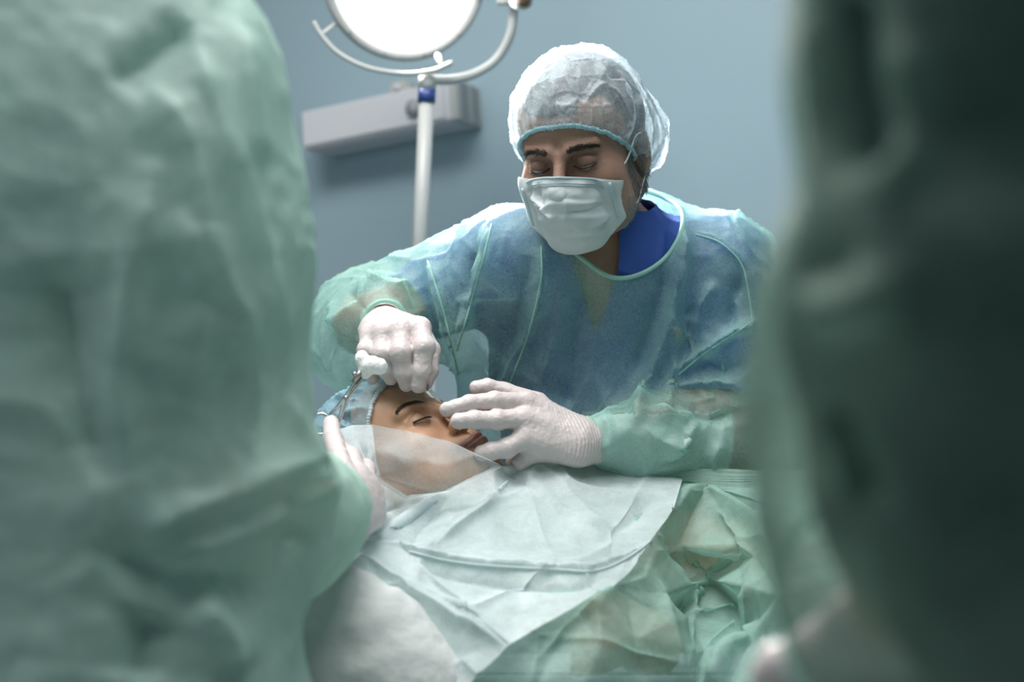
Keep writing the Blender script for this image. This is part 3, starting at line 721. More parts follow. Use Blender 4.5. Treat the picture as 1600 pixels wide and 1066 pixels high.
    sm = subd(snap(biggest(cut(sm, keep)), 10), 1); v = to_np(sm); put(sm, v+nrm(sm)*(crumple(v, 9, .005, 61, (1, 1, .5))+creases(v, 14, .004, 63, (1, 1, .5)))[:, None])
    legs_and_shoes(SJ, t, M['trousers'])
    # gown
    s = Sdf(); J = SJ; k = .06
    s.cap(J['head']-A(0, 0, .06), J['neck'], .06, .072, .03)
    for q in ('R_', 'L_'):
        s.cap(J['neck']-A(0, 0, .03), J[q+'sh'], .060, .064, k); s.cap(J[q+'sh'], J[q+'el'], .076, .068, .04)
    s.cap(J['R_el'], P(588, 505, 1.90), .075, .056, .03); s.cap(P(588, 505, 1.90), J['R_wr']+A(0, 0, 0), .056, .036, .02)
    s.cap(P(545, 545, 2.0), P(560, 560, 1.93), .055, .042, .04); s.cap(P(640, 482, 1.98), P(725, 480, 1.95), .066, .078, .03)
    s.cap(J['L_el'], P(1000, 690, 1.80), .068, .045, .03); s.cap(P(1000, 690, 1.80), P(905, 686, 1.765), .045, .030, .02)
    s.ell(P(965, 560, 1.98), (.185, .135, .24), k); s.ell(P(940, 760, 2.03), (.205, .15, .30), .05); s.ell(P(945, 1050, 2.10), (.25, .20, .35), .1)
    s.cap(P(768, 590, 2.0), P(768, 900, 2.05), .028, .045, .05)
    g = s.mesh(.008); v = to_np(g)
    rv = v-Cn; al = rv @ nn2; rr = np.linalg.norm((rv-al[:, None]*nn2)*A(1, 1, 1), axis=1); keep = ~((rr < .098) & (al > -.06))
    for q, off in (('R_', .004), ('L_', -.004)):
        el, wr = (P(588, 505, 1.90), J['R_wr']) if q == 'R_' else (P(1000, 690, 1.80), P(905, 686, 1.765)); de = wr-el; de /= np.linalg.norm(de)
        tt = (v-wr) @ de; keep &= ~((tt > off) & (np.linalg.norm(v-wr, axis=1) < .075))
    keep &= v[:, 2] > .50
    g = subd(snap(biggest(cut(g, keep)), 25), 1)
    v = to_np(g); n = nrm(g); arm = np.minimum(seg_d(v, np.array([J['L_sh'], J['L_el'], J['L_wr']]))[0], seg_d(v, np.array([J['R_sh'], J['R_el'], J['R_wr']]))[0])
    am = np.clip((.13-arm)/.05, 0, 1)
    d = crumple(v, 6, .009, 41, (1, 1, .35), 2)*(1-am*.5)+creases(v, 8, .007, 44, (1.1, 1, .35), .06)*(1-.2*am)+creases(v, 17, .0040, 47, (1, 1, .7), .07)*(.35+.6*am)+creases(v, 45, .0010, 49)
    wz = np.minimum(np.linalg.norm(v-J['R_wr'], axis=1), np.linalg.norm(v-P(905, 686, 1.765), axis=1)); d *= np.clip(wz/.07, .25, 1)
    nk = np.abs(rr[:1]).sum()*0; rv = v-Cn; al = rv @ nn2; rr = np.linalg.norm(rv-al[:, None]*nn2, axis=1); d *= np.clip((rr-.095)/.06, .1, 1)
    put(g, v+n*d[:, None])
    folds(g, [([(848, 385), (846, 440), (825, 520), (795, 600), (780, 680)], 0.016, .012), ([(830, 400), (815, 470), (800, 540)], -.008, .014),
              ([(770, 346), (752, 415), (730, 490), (712, 550)], 0.016, .008), ([(742, 380), (735, 440), (745, 500)], -.012, .012),
              ([(670, 405), (690, 470), (703, 520), (718, 590)], 0.019, .008), ([(655, 430), (670, 480), (690, 540)], -.010, .012),
              ([(590, 425), (560, 470), (520, 520)], .012, .008), ([(575, 440), (610, 450), (640, 470)], .010, .007), ([(515, 470), (540, 520), (520, 580)], .012, .008),
              ([(545, 455), (570, 490), (555, 530)], -.010, .009), ([(640, 440), (600, 470), (565, 505)], .010, .007), ([(740, 520), (770, 560), (760, 640), (765, 700)], 0.016, .010),
              ([(1070, 358), (1062, 410), (1035, 530), (1005, 620), (990, 665)], 0.020, .009), ([(1045, 420), (1025, 500), (990, 600)], -.012, .013),
              ([(1050, 480), (1056, 540), (1055, 590), (1035, 655)], 0.019, .008), ([(1078, 470), (1075, 520), (1062, 580)], -.012, .012),
              ([(1057, 586), (1100, 552), (1145, 524), (1190, 498)], 0.018, .007), ([(1060, 610), (1110, 600), (1160, 605)], .011, .007), ([(1075, 640), (1110, 650), (1150, 645)], -.012, .010),
              ([(1083, 363), (1125, 378), (1160, 412), (1172, 460), (1178, 505)], .007, .004), ([(1160, 430), (1145, 480), (1140, 520)], -.010, .010), ([(1120, 440), (1095, 480), (1085, 520)], .012, .008),
              ([(925, 425), (905, 500), (890, 600), (880, 640)], -.010, .020), ([(960, 420), (985, 480), (960, 560), (930, 640)], .008, .016), ([(880, 430), (870, 520), (845, 600)], .009, .012),
              ([(1095, 660), (1060, 690), (1035, 720)], .012, .007), ([(1000, 665), (1030, 690), (1080, 700)], .008, .008), ([(940, 650), (955, 680), (945, 710)], .008, .007), ([(1130, 690), (1110, 720), (1135, 760)], .012, .008),
              ([(1090, 560), (1130, 575), (1175, 560)], -.012, .012), ([(1020, 640), (1050, 655), (1090, 650)], .010, .008)])
    go = link('surgical_gown', g, M['gown'], t)
    tg = bvh(g)
    for sm_ in ([(1086, 366), (1125, 379), (1158, 412), (1170, 460), (1176, 505)], [(668, 408), (688, 470), (701, 520), (716, 585)], [(1178, 500), (1145, 524), (1100, 553), (1060, 586)], [(846, 385), (845, 440), (826, 520), (796, 600)], [(768, 350), (752, 415), (731, 490), (714, 548)]):
        q = [hit(tg, x, y) for x, y, _ in spline([A(a, b, 0) for a, b in sm_], 6)]; q = [p for p in q if p is not None]
        q = [p for i, p in enumerate(q) if i == 0 or np.linalg.norm(p-q[i-1]) < .06]
        if len(q) > 4: link('seam', tube(q, .0013, 6), M['hem'], go)
    ln = g.copy(); ln.materials.clear(); v = to_np(ln); a_, w_ = P(1110, 690, 1.85), P(905, 686, 1.765); dd, tt = seg_d(v, np.array([a_, w_])); put(ln, v-nrm(ln)*.005)
    link('sleeve_lining', biggest(cut(ln, (dd < .085) & (tt > .02) & (v[:, 2] < P(0, 640, 1.8)[2]))), M['lining'], go)
    nk = lambda p: np.linalg.norm((p-Cn)-((p-Cn) @ nn2)*nn2) < .104 and (p-Cn) @ nn2 > -.05
    for _ in range(3): tuck(sm, tg, .004, .12, skip=nk)
    link('scrub_top', sm, M['scrubs'], t); tuck(bm_, bvh(sm), .003, .04); tuck(bm_, tg, .006, skip=nk)
    b = bmesh.new(); b.from_mesh(hm); b.from_mesh(bm_); me = bpy.data.meshes.new('body'); b.to_mesh(me); b.free()
    link('body', me, M['skin'], t)
    lp = loops(g)
    for c in lp[:5]:
        cen = c.mean(0)
        if np.linalg.norm(cen-Cn) < .09: link('neck_binding', tube(smooth_loop(c, 8)[::2], .0031, 8, closed=True), M['hem'], go)
        elif cen[2] > .7: link('cuff', tube(smooth_loop(c, 4)[::2], .0028, 8, closed=True), M['hem'], go)
    # gloves
    D = 1.765
    m_, *_ = glove(P(905, 690, 1.765), P(950, 693, 1.79), [P(824, 628, 1.768), P(819, 654, 1.752), P(822, 684, 1.748), P(832, 706, 1.757)],
        [[(P(772, 627, 1.752), .0112), (P(733, 631, 1.742), .0100), (P(699, 640, 1.736), .0090)],
         [(P(776, 656, 1.738), .0116), (P(742, 656, 1.732), .0104), (P(716, 658, 1.730), .0094)],
         [(P(792, 700, 1.738), .0116), (P(768, 705, 1.735), .0104), (P(753, 708, 1.735), .0096)],
         [(P(812, 722, 1.760), .0100), (P(803, 722, 1.775), .0090), (P(806, 712, 1.785), .0080)]],
        [(P(838, 632, 1.795), .0145), (P(788, 612, 1.795), .0110), (P(762, 605, 1.79), .0100), (P(745, 606, 1.785), .0088)], A(0, -.8, .6), seed=5)
    put(m_, to_np(m_)+A(0, -.012, 0)); link('glove', m_, M['glove'], t)
    m_, *_ = glove(P(602, 512, 1.825), P(598, 505, 1.86), [P(579, 523, 1.787), P(600, 518, 1.777), P(627, 514, 1.772), P(657, 512, 1.776)],
        [[(P(573, 548, 1.768), .0112), (P(577, 573, 1.772), .0100), (P(582, 590, 1.780), .0088)],
         [(P(597, 553, 1.757), .0122), (P(605, 578, 1.762), .0108), (P(611, 590, 1.768), .0094)],
         [(P(626, 551, 1.750), .0128), (P(631, 583, 1.754), .0112), (P(635, 600, 1.760), .0096)],
         [(P(663, 543, 1.752), .0128), (P(659, 580, 1.750), .0114), (P(654, 602, 1.752), .0098)]],
        [(P(655, 520, 1.805), .0145), (P(673, 548, 1.788), .0118), (P(671, 580, 1.775), .0106), (P(664, 600, 1.768), .0092)], A(0, -.7, .7), seed=9)
    link('glove', m_, M['glove'], t)
surgeon()

# ------ scalpel in the surgeon's hand
def scalpel():
    a, b = P(690, 630, 1.745), P(640, 575, 1.772); d = (b-a)/np.linalg.norm(b-a); hb = a+d*.022; he = a+d*.135
    t = empty('scalpel', a, 'thin steel scalpel pinched between gloved thumb and finger above the closed eye', 'scalpel')
    side = np.cross(d, A(0, -1, 0)); side /= np.linalg.norm(side); nn = np.cross(d, side)
    def slab(sec):
        V, Fc = [], []
        for p, w_, h_ in sec:
            for sx, sy in ((-1, -1), (1, -1), (1, 1), (-1, 1)): V.append(p+side*w_*sx+nn*h_*sy)
        for i in range(len(sec)-1):
            for k in range(4): Fc.append((i*4+k, i*4+(k+1) % 4, i*4+4+(k+1) % 4, i*4+4+k))
        Fc += [(3, 2, 1, 0), tuple(len(V)-4+k for k in range(4))]; return V, Fc
    link('handle', slab([(hb, .0022, .001), (hb+d*.01, .0036, .0018), (hb+d*.05, .0036, .0018), (he, .0044, .0018)]), M['steel'], t, False)
    link('blade', slab([(a, .0002, .0002), (a+d*.006, .0018, .0003), (a+d*.016, .0028, .0004), (hb+d*.004, .0018, .0005)]), M['steel'], t, False)
scalpel()

# ------ patient
PR = 1.0*frame((.42, -.403, .813), up=(-.703, .42, .573)); PO = P(638, 730, 1.815)
def pp_(x, y, z): return PR @ A(x, y, z)+PO
def patient():
    t = empty('person', (PO[0], PO[1], .92), 'patient with closed eyes and light blue cap, lying under the drapes', 'person')
    hm = head_sdf(False).mesh(.0016)
    tone(hm, (.50, .285, .175), (.29, .13, .105), (.54, .28, .17), [((q*.031, .085, .004), (.02, .02, .012), .25, (.34, .16, .085)) for q in (-1, 1)], dz=.006)
    tl = bvh(hm); xf(hm, PR, PO)
    s = Sdf(); nb = P(845, 800, 1.82); s.cap(pp_(0, -.035, -.04), nb, .047, .050, .02)
    ch = A(.15, 1.83, .895); pv = A(.62, 1.75, .87); s.cap(nb, ch-A(.08, 0, 0), .05, .065, .04); s.ell(ch, (.16, .115, .060), .04); s.cap(ch, pv, .066, .066, .04)
    for sg in (-1, 1):
        o = A(.0, sg*.14, -.02); el = P(1015, 1010, 1.575) if sg < 0 else ch+A(.18, .11, -.04); s.cap(ch+o-A(.10, 0, 0), el, .040, .033, .03)
        s.cap(el, P(985, 1005, 1.51) if sg < 0 else ch+A(.4, .05, .02), .034, .024, .02)
        s.cap(pv+A(.0, sg*.07, 0), pv+A(.45, sg*.08-.04, .03), .07, .06, .04); s.cap(pv+A(.45, sg*.08-.04, .03), pv+A(.85, sg*.08-.08, -.03), .050, .035, .03)
        f0 = pv+A(.85, sg*.08-.08, -.03); s.cap(f0, f0+A(.03, 0, .13), .032, .025, .02)
    h0 = P(985, 1005, 1.51); s.cap(h0, P(950, 1012, 1.475), .022, .022, .01)
    for i in range(4): s.cap(P(950, 990+i*16, 1.475), P(900, 1000+i*17, 1.465), .009, .0075, .004)
    s.cap(P(975, 985, 1.48), P(940, 968, 1.47), .011, .008, .006)
    bm_ = s.mesh(.008); ca = bm_.color_attributes.new('tone', 'FLOAT_COLOR', 'POINT'); ca.data.foreach_set('color', np.tile([.49, .28, .17, 1.], len(bm_.vertices)))
    b = bmesh.new(); b.from_mesh(hm); b.from_mesh(bm_); me = bpy.data.meshes.new('body'); b.to_mesh(me); b.free(); global PATIENT; PATIENT = link('body', me, M['pskin'], t)
    for q in (-1, 1):
        pts, nm, dr = [], [], []
        for _ in range(1700):
            u = rng.uniform(0, 1); x = q*(.012+.037*u); wdt = .0062*(1-.80*u)+.0004; z = .0175+.0095*math.sin(u*2.35)-.004*u+rng.uniform(-1, 1)*wdt
            h = tl.ray_cast(Vector((x, .16, z)), Vector((0, -1, 0)))
            if h[0] is None: continue
            pts.append(PR @ np.array(h[0])+PO); nm.append(PR @ np.array(h[1])); dr.append(PR @ A(q*1, -.1, .35-.8*u))
        link('eyebrow', strands(None, pts, nm, dr, .0040, .00020, .3), M['pbrow'], t)
        ld = [PR @ (p+A(0, .0006, 0))+PO for p in spline(LIDS(q), 5)]; link('eyelashes', tube(ld, .0012, 6), M['lash'], t)
        lp = spline(LIDS(q), 22); link('eyelashes', strands(None, [PR @ p+PO for p in lp], [PR @ A(1, 0, 0)]*len(lp), [PR @ A(q*.35, .7, -.7)]*len(lp), .006, .00016, .15), M['lash'], t)
    s = Sdf(); s.ell((0, -.018, .042), (.077, .105, .090), .01); hs = s.mesh(.004); v = to_np(hs); hs = snap(cut(hs, v[:, 2] > .072+.75*(v[:, 1]-.06))); xf(hs, PR, PO); link('hair', hs, M['dhair'], t)
    cm = cap_mesh((0, -.030, .058), (.088, .108, .086), [((0, -.07, .03), .06)], .072, .80, amp=.0055, seed=71); tuck(cm, tl, .003, .05, out=True); xf(cm, PR, PO)
    folds(cm, [([(520, 625), (550, 612), (580, 615)], .005, .004), ([(530, 650), (560, 640), (582, 640)], .005, .004), ([(540, 605), (570, 603), (600, 600)], .004, .004)])
    c = link('surgical_cap', cm, M['pcap'], t); fab_bands(cm, c, 'elastic_band', M['pband'], .0026, 1)
patient()

# ------ operating table
def table():
    c = A(.45, 1.77, 0)
    t = empty('operating_table', c, 'dark padded operating table almost hidden under the pale drapes', 'table')
    tp = link('mattress', boxm(c+A(-.05, 0, .79), (2.0, .44, .06), None, .02), M['table'], t)
    link('table_top', boxm(c+A(-.05, 0, .742), (2.0, .42, .035), None, .006), M['metal_white'], t)
    link('column', boxm(c+A(.1, 0, .42), (.3, .24, .61), None, .02), M['metal_white'], t); link('base', boxm(c+A(.1, 0, .065), (1.0, .42, .12), None, .03), M['metal_white'], t)
    p = Sdf(); p.ell((PO[0]-.02, PO[1]+.01, .865), (.17, .15, .05), .01); me = p.mesh(.01); v = to_np(me); v[:, 2] = np.maximum(v[:, 2], .822); put(me, v+nrm(me)*crumple(v, 14, .003, 5)[:, None])
    o = link('pillow', me, M['quilt']); tag(o, 'white head pillow under the patient, on the table end', 'pillow')
table()

# ------ drapes: pieces of sheet between their fold lines
def sheet(name, pts, edges, m, label, sub=4, seed=0, amp=.0025, fr=22, back=None, rel=3, parent=None, hang=None, cat='drape', hem=None, foldl=None):
    co = [Vector((x, y)) for x, y, d in pts]
    r = geometry.delaunay_2d_cdt(co, edges, [], 0, .01); V = []
    for v2, orig in zip(r[0], r[3]):
        if orig: V.append(P(*pts[orig[0]]))
        else:
            dd = sorted((((v2.x-x)**2+(v2.y-y)**2)**.5+1e-6, d) for x, y, d in pts)[:3]; V.append(P(v2.x, v2.y, sum(d/q for q, d in dd)/sum(1/q for q, d in dd)))
    poly = hang                        # outline as list of point indices: triangles outside are dropped
    fs = []
    for f in r[2]:
        c = sum((r[0][i] for i in f), Vector((0, 0)))/3
        if poly:
            ins = False; q = [co[i] for i in poly]
            for a, b in zip(q, q[1:]+q[:1]):
                if (a.y > c.y) != (b.y > c.y) and c.x < (b.x-a.x)*(c.y-a.y)/(b.y-a.y)+a.x: ins = not ins
            if not ins: continue
        fs.append(tuple(f))
    if back:                           # strip falling down the far side
        idm = {o[0]: i for i, o in enumerate(r[3]) if o}; prev = None
        for j in back:
            i = idm[j]; p = V[i]; a = len(V); V += [p+A(0, .07, -.012), p+A(0, .15, -.06), p+A(0, .19, -.16)]
            if prev: q0, a0 = prev; fs += [(q0, i, a, a0), (a0, a, a+1, a0+1), (a0+1, a+1, a+2, a0+2)]
            prev = (i, a)
    me = tomesh(V, fs); bm = bmesh.new(); bm.from_mesh(me); bmesh.ops.recalc_face_normals(bm, faces=bm.faces); bm.to_mesh(me); bm.free()
    me = subd(me, sub, True); relax(me, rel, .5); me = subd(me, 1); v = to_np(me); n = nrm(me)
    if n[:, 2].mean() < 0: n = -n
    put(me, v+n*(crumple(v, fr*.35, amp*1.8, seed, (1, .6, 1), 2)+creases(v, fr*.3, amp*1.7, seed+3, (1, .5, 1), .05)+crumple(v, fr*1.1, amp*.35, seed+4)+crumple(v, fr*2.8, amp*.2, seed+6))[:, None])
    if foldl: folds(me, foldl)
    o = link(name, me, m, parent)
    if label: tag(o, label, cat)
    if hem:
        tr = bvh(me); q = []
        for x, y, _ in spline([A(a, b, 0) for a, b in hem], 6):
            h = hit(tr, x, y)
            if h is not None: q.append(h+(A(0, 0, CAMZ)-h)*.001)
        if len(q) > 3: link('hem', tube(q, .0012, 6), M['hem_white'], o)
    return o
def chain(*ii): return list(zip(ii, ii[1:]))

# green under-drape over the body
g_pts = [(520, 900, 1.46), (600, 835, 1.60), (700, 770, 1.73), (773, 734, 1.78), (870, 726, 1.80), (978, 744, 1.80), (1064, 758, 1.78), (1101, 757, 1.76), (1139, 773, 1.72), (1175, 800, 1.67),   # 0-9
 (1260, 800, 1.60), (2700, 770, 1.66), (1080, 762, 1.735), (1050, 803, 1.69), (1022, 841, 1.64), (988, 886, 1.585),  # 10-15
 (1059, 854, 1.70), (1163, 856, 1.66), (1182, 872, 1.60), (1155, 876, 1.71), (1106, 906, 1.705), (1061, 956, 1.69), (1070, 968, 1.62), (1158, 950, 1.67), (1171, 996, 1.56), (1101, 1017, 1.555), (1130, 985, 1.60),   # 16-26
 (1160, 916, 1.55), (1032, 931, 1.565), (1066, 969, 1.54), (1080, 1023, 1.515), (1085, 1090, 1.49), (1010, 901, 1.56), (962, 915, 1.50), (897, 953, 1.46), (800, 1009, 1.42), (838, 1075, 1.39), (940, 1010, 1.415), (1000, 990, 1.455), (935, 942, 1.45),  # 27-39
 (1177, 1001, 1.50), (1139, 1007, 1.49), (1112, 1045, 1.45), (1090, 1040, 1.53), (1130, 1090, 1.44), (1215, 930, 1.46), (1250, 990, 1.42), (1230, 1060, 1.40), (1320, 900, 1.42), (2700, 930, 1.46), (2700, 1090, 1.40),  # 40-50
 (520, 1100, 1.40), (700, 1100, 1.40), (900, 1100, 1.375), (1000, 1100, 1.42), (1300, 1100, 1.38),  # 51-55
 (520, 1350, 1.38), (700, 1350, 1.36), (900, 1350, 1.35), (1100, 1350, 1.37), (1300, 1350, 1.34), (2700, 1350, 1.38), (700, 880, 1.55), (820, 830, 1.63), (950, 810, 1.68), (620, 980, 1.44), (760, 960, 1.46), (1200, 850, 1.57)]
g_ed = chain(0, 1, 2, 3, 4, 5, 6, 7, 8, 9, 10, 11)+chain(6, 12, 13, 14, 15, 32)+chain(13, 16, 17, 18)+chain(18, 19, 20, 22, 26)+chain(20, 21)+chain(22, 23, 24)+chain(24, 25, 30)+chain(15, 32, 28, 29, 30, 31)+chain(35, 34, 33, 32)+chain(35, 36)+chain(39, 37, 36)+chain(9, 18, 27, 24, 40, 41, 42, 44)+chain(27, 45, 46, 47)+chain(7, 9)
sheet('green_drape', g_pts, g_ed, M['drape_green'], 'sea green translucent drape covering the lying body, with a deep shadowed fold', seed=101, back=[0, 1, 2, 3, 4, 5, 6, 7, 8, 9, 10, 11], rel=3,
      foldl=[([(1059, 854), (1100, 858), (1163, 856)], .010, .006), ([(1155, 872), (1106, 906), (1066, 955)], .012, .007), ([(1030, 835), (1055, 856)], .01, .006), ([(1076, 965), (1158, 951)], .01, .006), ([(1163, 965), (1101, 1017)], .006, .004),
             ([(1025, 830), (1080, 880), (1110, 960)], -.015, .014), ([(1120, 800), (1150, 830), (1180, 870)], .008, .006), ([(1165, 915), (1172, 960), (1177, 1001)], .010, .007), ([(1112, 1045), (1139, 1008), (1176, 1002)], .010, .007),
             ([(960, 920), (930, 945), (840, 1030)], .008, .006), ([(1030, 905), (1050, 980), (1070, 1060)], .006, .01), ([(985, 925), (1000, 1000), (1010, 1066)], -.006, .02)])
# white sheet on top
w_pts = [(535, 862, 1.500), (560, 842, 1.545), (600, 836, 1.575), (698, 768, 1.690), (741, 746, 1.705), (773, 729, 1.72), (816, 730, 1.75), (870, 720, 1.785), (908, 725, 1.785), (978, 739, 1.78), (1066, 753, 1.755),  # 0-10
 (1050, 802, 1.665), (1023, 840, 1.615), (978, 873, 1.565), (929, 892, 1.530), (870, 889, 1.525), (763, 883, 1.520), (698, 875, 1.520), (666, 867, 1.525), (617, 856, 1.540),  # 11-19
 (797, 748, 1.745), (773, 781, 1.685), (682, 850, 1.560), (990, 886, 1.545), (962, 912, 1.480), (897, 950, 1.440), (800, 1007, 1.400), (720, 1085, 1.375), (640, 1075, 1.395), (590, 996, 1.425), (515, 908, 1.455),  # 20-30
 (555, 862, 1.50), (698, 955, 1.445), (795, 1010, 1.405), (671, 900, 1.49), (740, 960, 1.44), (640, 940, 1.455), (700, 1030, 1.41), (820, 910, 1.495), (930, 910, 1.495), (880, 800, 1.66), (960, 840, 1.60), (840, 850, 1.585), (640, 815, 1.62), (800, 850, 1.58)]
w_ed = chain(0, 1, 2, 3, 4, 5, 6, 7, 8, 9, 10, 11, 12, 13, 14, 15, 16, 17, 18, 19, 1)+chain(5, 20, 21, 22, 18)+chain(12, 23, 24, 25, 26, 27, 28, 29, 30, 0)+chain(19, 31, 32, 33)+chain(18, 34, 35, 26)+chain(31, 36, 37, 27)
sheet('white_drape', w_pts, w_ed, M['drape'], 'bluish white translucent sheet spread over the chest, its curved edge folded back', seed=131, back=[2, 3, 4, 5, 6, 7, 8, 9, 10], hang=[0, 1, 2, 3, 4, 5, 6, 7, 8, 9, 10, 11, 12, 23, 24, 25, 26, 27, 28, 29, 30], rel=3,
      foldl=[([(560, 846), (617, 857), (666, 868), (763, 884), (870, 890), (929, 892), (978, 873), (1021, 840), (1048, 802), (1062, 765)], .009, .005), ([(640, 880), (763, 905), (870, 912), (940, 905)], -.010, .012),
             ([(797, 748), (773, 781), (720, 822), (682, 850)], .009, .006), ([(598, 838), (650, 800), (700, 772)], .008, .006), ([(700, 780), (660, 820), (640, 850)], -.006, .01),
             ([(555, 862), (620, 905), (698, 955), (790, 1010)], .008, .006), ([(535, 880), (590, 960), (655, 1060)], .007, .006), ([(640, 870), (700, 930), (800, 1008)], .006, .005), ([(575, 880), (640, 950), (710, 1050)], -.007, .012),
             ([(800, 1007), (897, 950), (975, 905)], .007, .005), ([(820, 765), (880, 800), (950, 830)], .006, .012), ([(870, 725), (900, 760), (1000, 780)], .005, .01), ([(1030, 760), (990, 810), (930, 850)], -.005, .015)],
      hem=[(1063, 757), (1048, 802), (1022, 840), (978, 873), (929, 892), (870, 890), (763, 884), (698, 876), (640, 862)])
# sheer veil over the cheek and neck
v_pts = [(580, 663, 1.665), (640, 676, 1.655), (703, 691, 1.655), (745, 711, 1.655), (787, 729, 1.665), (767, 734, 1.665), (735, 748, 1.660), (700, 766, 1.645), (633, 779, 1.625), (588, 752, 1.625), (583, 705, 1.635), (650, 720, 1.615), (700, 730, 1.625)]
sheet('sheer_veil', v_pts, chain(0, 1, 2, 3, 4, 5, 6, 7, 8, 9, 10, 0), M['veil'], 'sheer greyish white veil lying across the cheek and neck of the patient', sub=3, seed=151, amp=.0012,
      foldl=[([(590, 745), (640, 762), (690, 772)], .004, .004), ([(600, 700), (660, 745), (700, 760)], -.003, .01)])
b_pts = [(505, 700, 1.66), (522, 672, 1.70), (550, 664, 1.71), (582, 664, 1.700), (586, 705, 1.668), (592, 752, 1.655), (636, 780, 1.655), (705, 768, 1.70), (660, 800, 1.63), (600, 842, 1.57), (560, 850, 1.55), (510, 840, 1.56), (560, 740, 1.64), (590, 800, 1.60)]
sheet('blue_sheet', b_pts, chain(0, 1, 2, 3, 4, 5, 6, 7, 8, 9, 10, 11, 0)+chain(3, 12, 13, 9), M['drape'], 'pale blue wrinkled sheet tucked beneath the capped head beside the veil', sub=3, seed=171, amp=.002,
      hang=list(range(12)), foldl=[([(595, 800), (640, 785), (700, 770)], .005, .004), ([(560, 690), (575, 740), (585, 790)], .005, .005), ([(545, 700), (555, 760), (575, 820)], -.005, .006)])
def under_drapes():                   # the body lies beneath the sheets
    trees = [bvh(bpy.data.objects[n].data) for n in ('green_drape', 'white_drape')]
    me = PATIENT.data; v = to_np(me); hd = np.linalg.norm((v-pp_(0, 0, .02)), axis=1) < .16
    for i in np.nonzero(~hd)[0]:
        if v[i][2] > .8:
            for tr in trees:
                h = tr.ray_cast(Vector((v[i][0], .9, v[i][2])), Vector((0, 1, 0)))
                if h[0] is not None and v[i][1] < h[0].y+.02 and h[0].y < 1.78: v[i][1] = h[0].y+.02
        z = 9.
        for tr in trees:
            h = tr.ray_cast(Vector((v[i][0], v[i][1], 1.6)), Vector((0, 0, -1)))
            if h[0] is not None: z = min(z, h[0].z)
        if z < 9 and v[i][2] > z-.012: v[i][2] = max(.82, z-.012-.02*rng.random()*0)
    put(me, v)
under_drapes()
# white wadding roll, lower left
def wad():
    s = Sdf(); s.cap(P(440, 930, 1.47), P(560, 1010, 1.44), .06, .065, .04); s.cap(P(470, 1060, 1.43), P(620, 1100, 1.42), .07, .07, .05); s.cap(P(500, 1130, 1.42), P(560, 1300, 1.42), .08, .09, .06); s.ell(P(500, 1075, 1.385), (.035, .03, .03), .02)
    me = s.mesh(.006); v = to_np(me); put(me, v+nrm(me)*(crumple(v, 14, .006, 7)+crumple(v, 40, .002, 8))[:, None])
    tag(link('wadding', me, M['quilt']), 'fluffy white wadding bundle at the near table edge beside the green sleeve', 'padding')
wad()

# ------ forceps with swab
def forceps():
    D = 1.66
    t = empty('forceps', P(540, 625, D), 'steel forceps gripping a white cotton swab near the blue cap', 'forceps')
    tip, piv = P(569, 583, D), P(541, 622, D)
    for sg in (-1, 1):
        o = A(.0012*sg, 0, 0)*1.2; e = P(512, 652, D) if sg < 0 else P(518, 697, D)
        h = link('arm', tube([tip+o, P(557, 600, D)+o*1.8, piv, (piv+e)/2, e], [.0012, .0023, .0036, .0022, .0020], 8), M['steel'], t)
        c = e+(e-piv)/np.linalg.norm(e-piv)*.011
        link('finger_ring', tube([c+A(math.cos(a)*.011, 0, math.sin(a)*.012) for a in np.linspace(0, 2*math.pi, 25)[:-1]], .0017, 8, closed=True), M['steel'], h)
    link('jaw', tube([P(566, 578, D-.003), P(552, 598, D-.003)], [.0035, .0030], 8), M['brass'], t)
    link('screw', tube([piv+A(0, -.004, 0), piv+A(0, .004, 0)], .0026, 12), M['brass'], t)
    link('ratchet', tube([P(556, 588, D-.004), P(553, 582, D-.004)], .0028, 8), M['brass'], t)
    s = Sdf(); s.ell(P(580, 569, D), (.012, .010, .009), .006); s.ell(P(593, 573, D), (.0095, .009, .0085), .006); s.ell(P(565, 560, D), (.007, .007, .0085), .006); s.ell(P(571, 579, D), (.0075, .007, .009), .006)
    me = s.mesh(.0013); v = to_np(me); put(me, v+nrm(me)*(crumple(v, 110, .0012, 3)+crumple(v, 300, .0005, 5))[:, None])
    tag(link('cotton_swab', me, M['cotton']), 'folded white cotton swab held in the tips of the forceps', 'swab')
forceps()

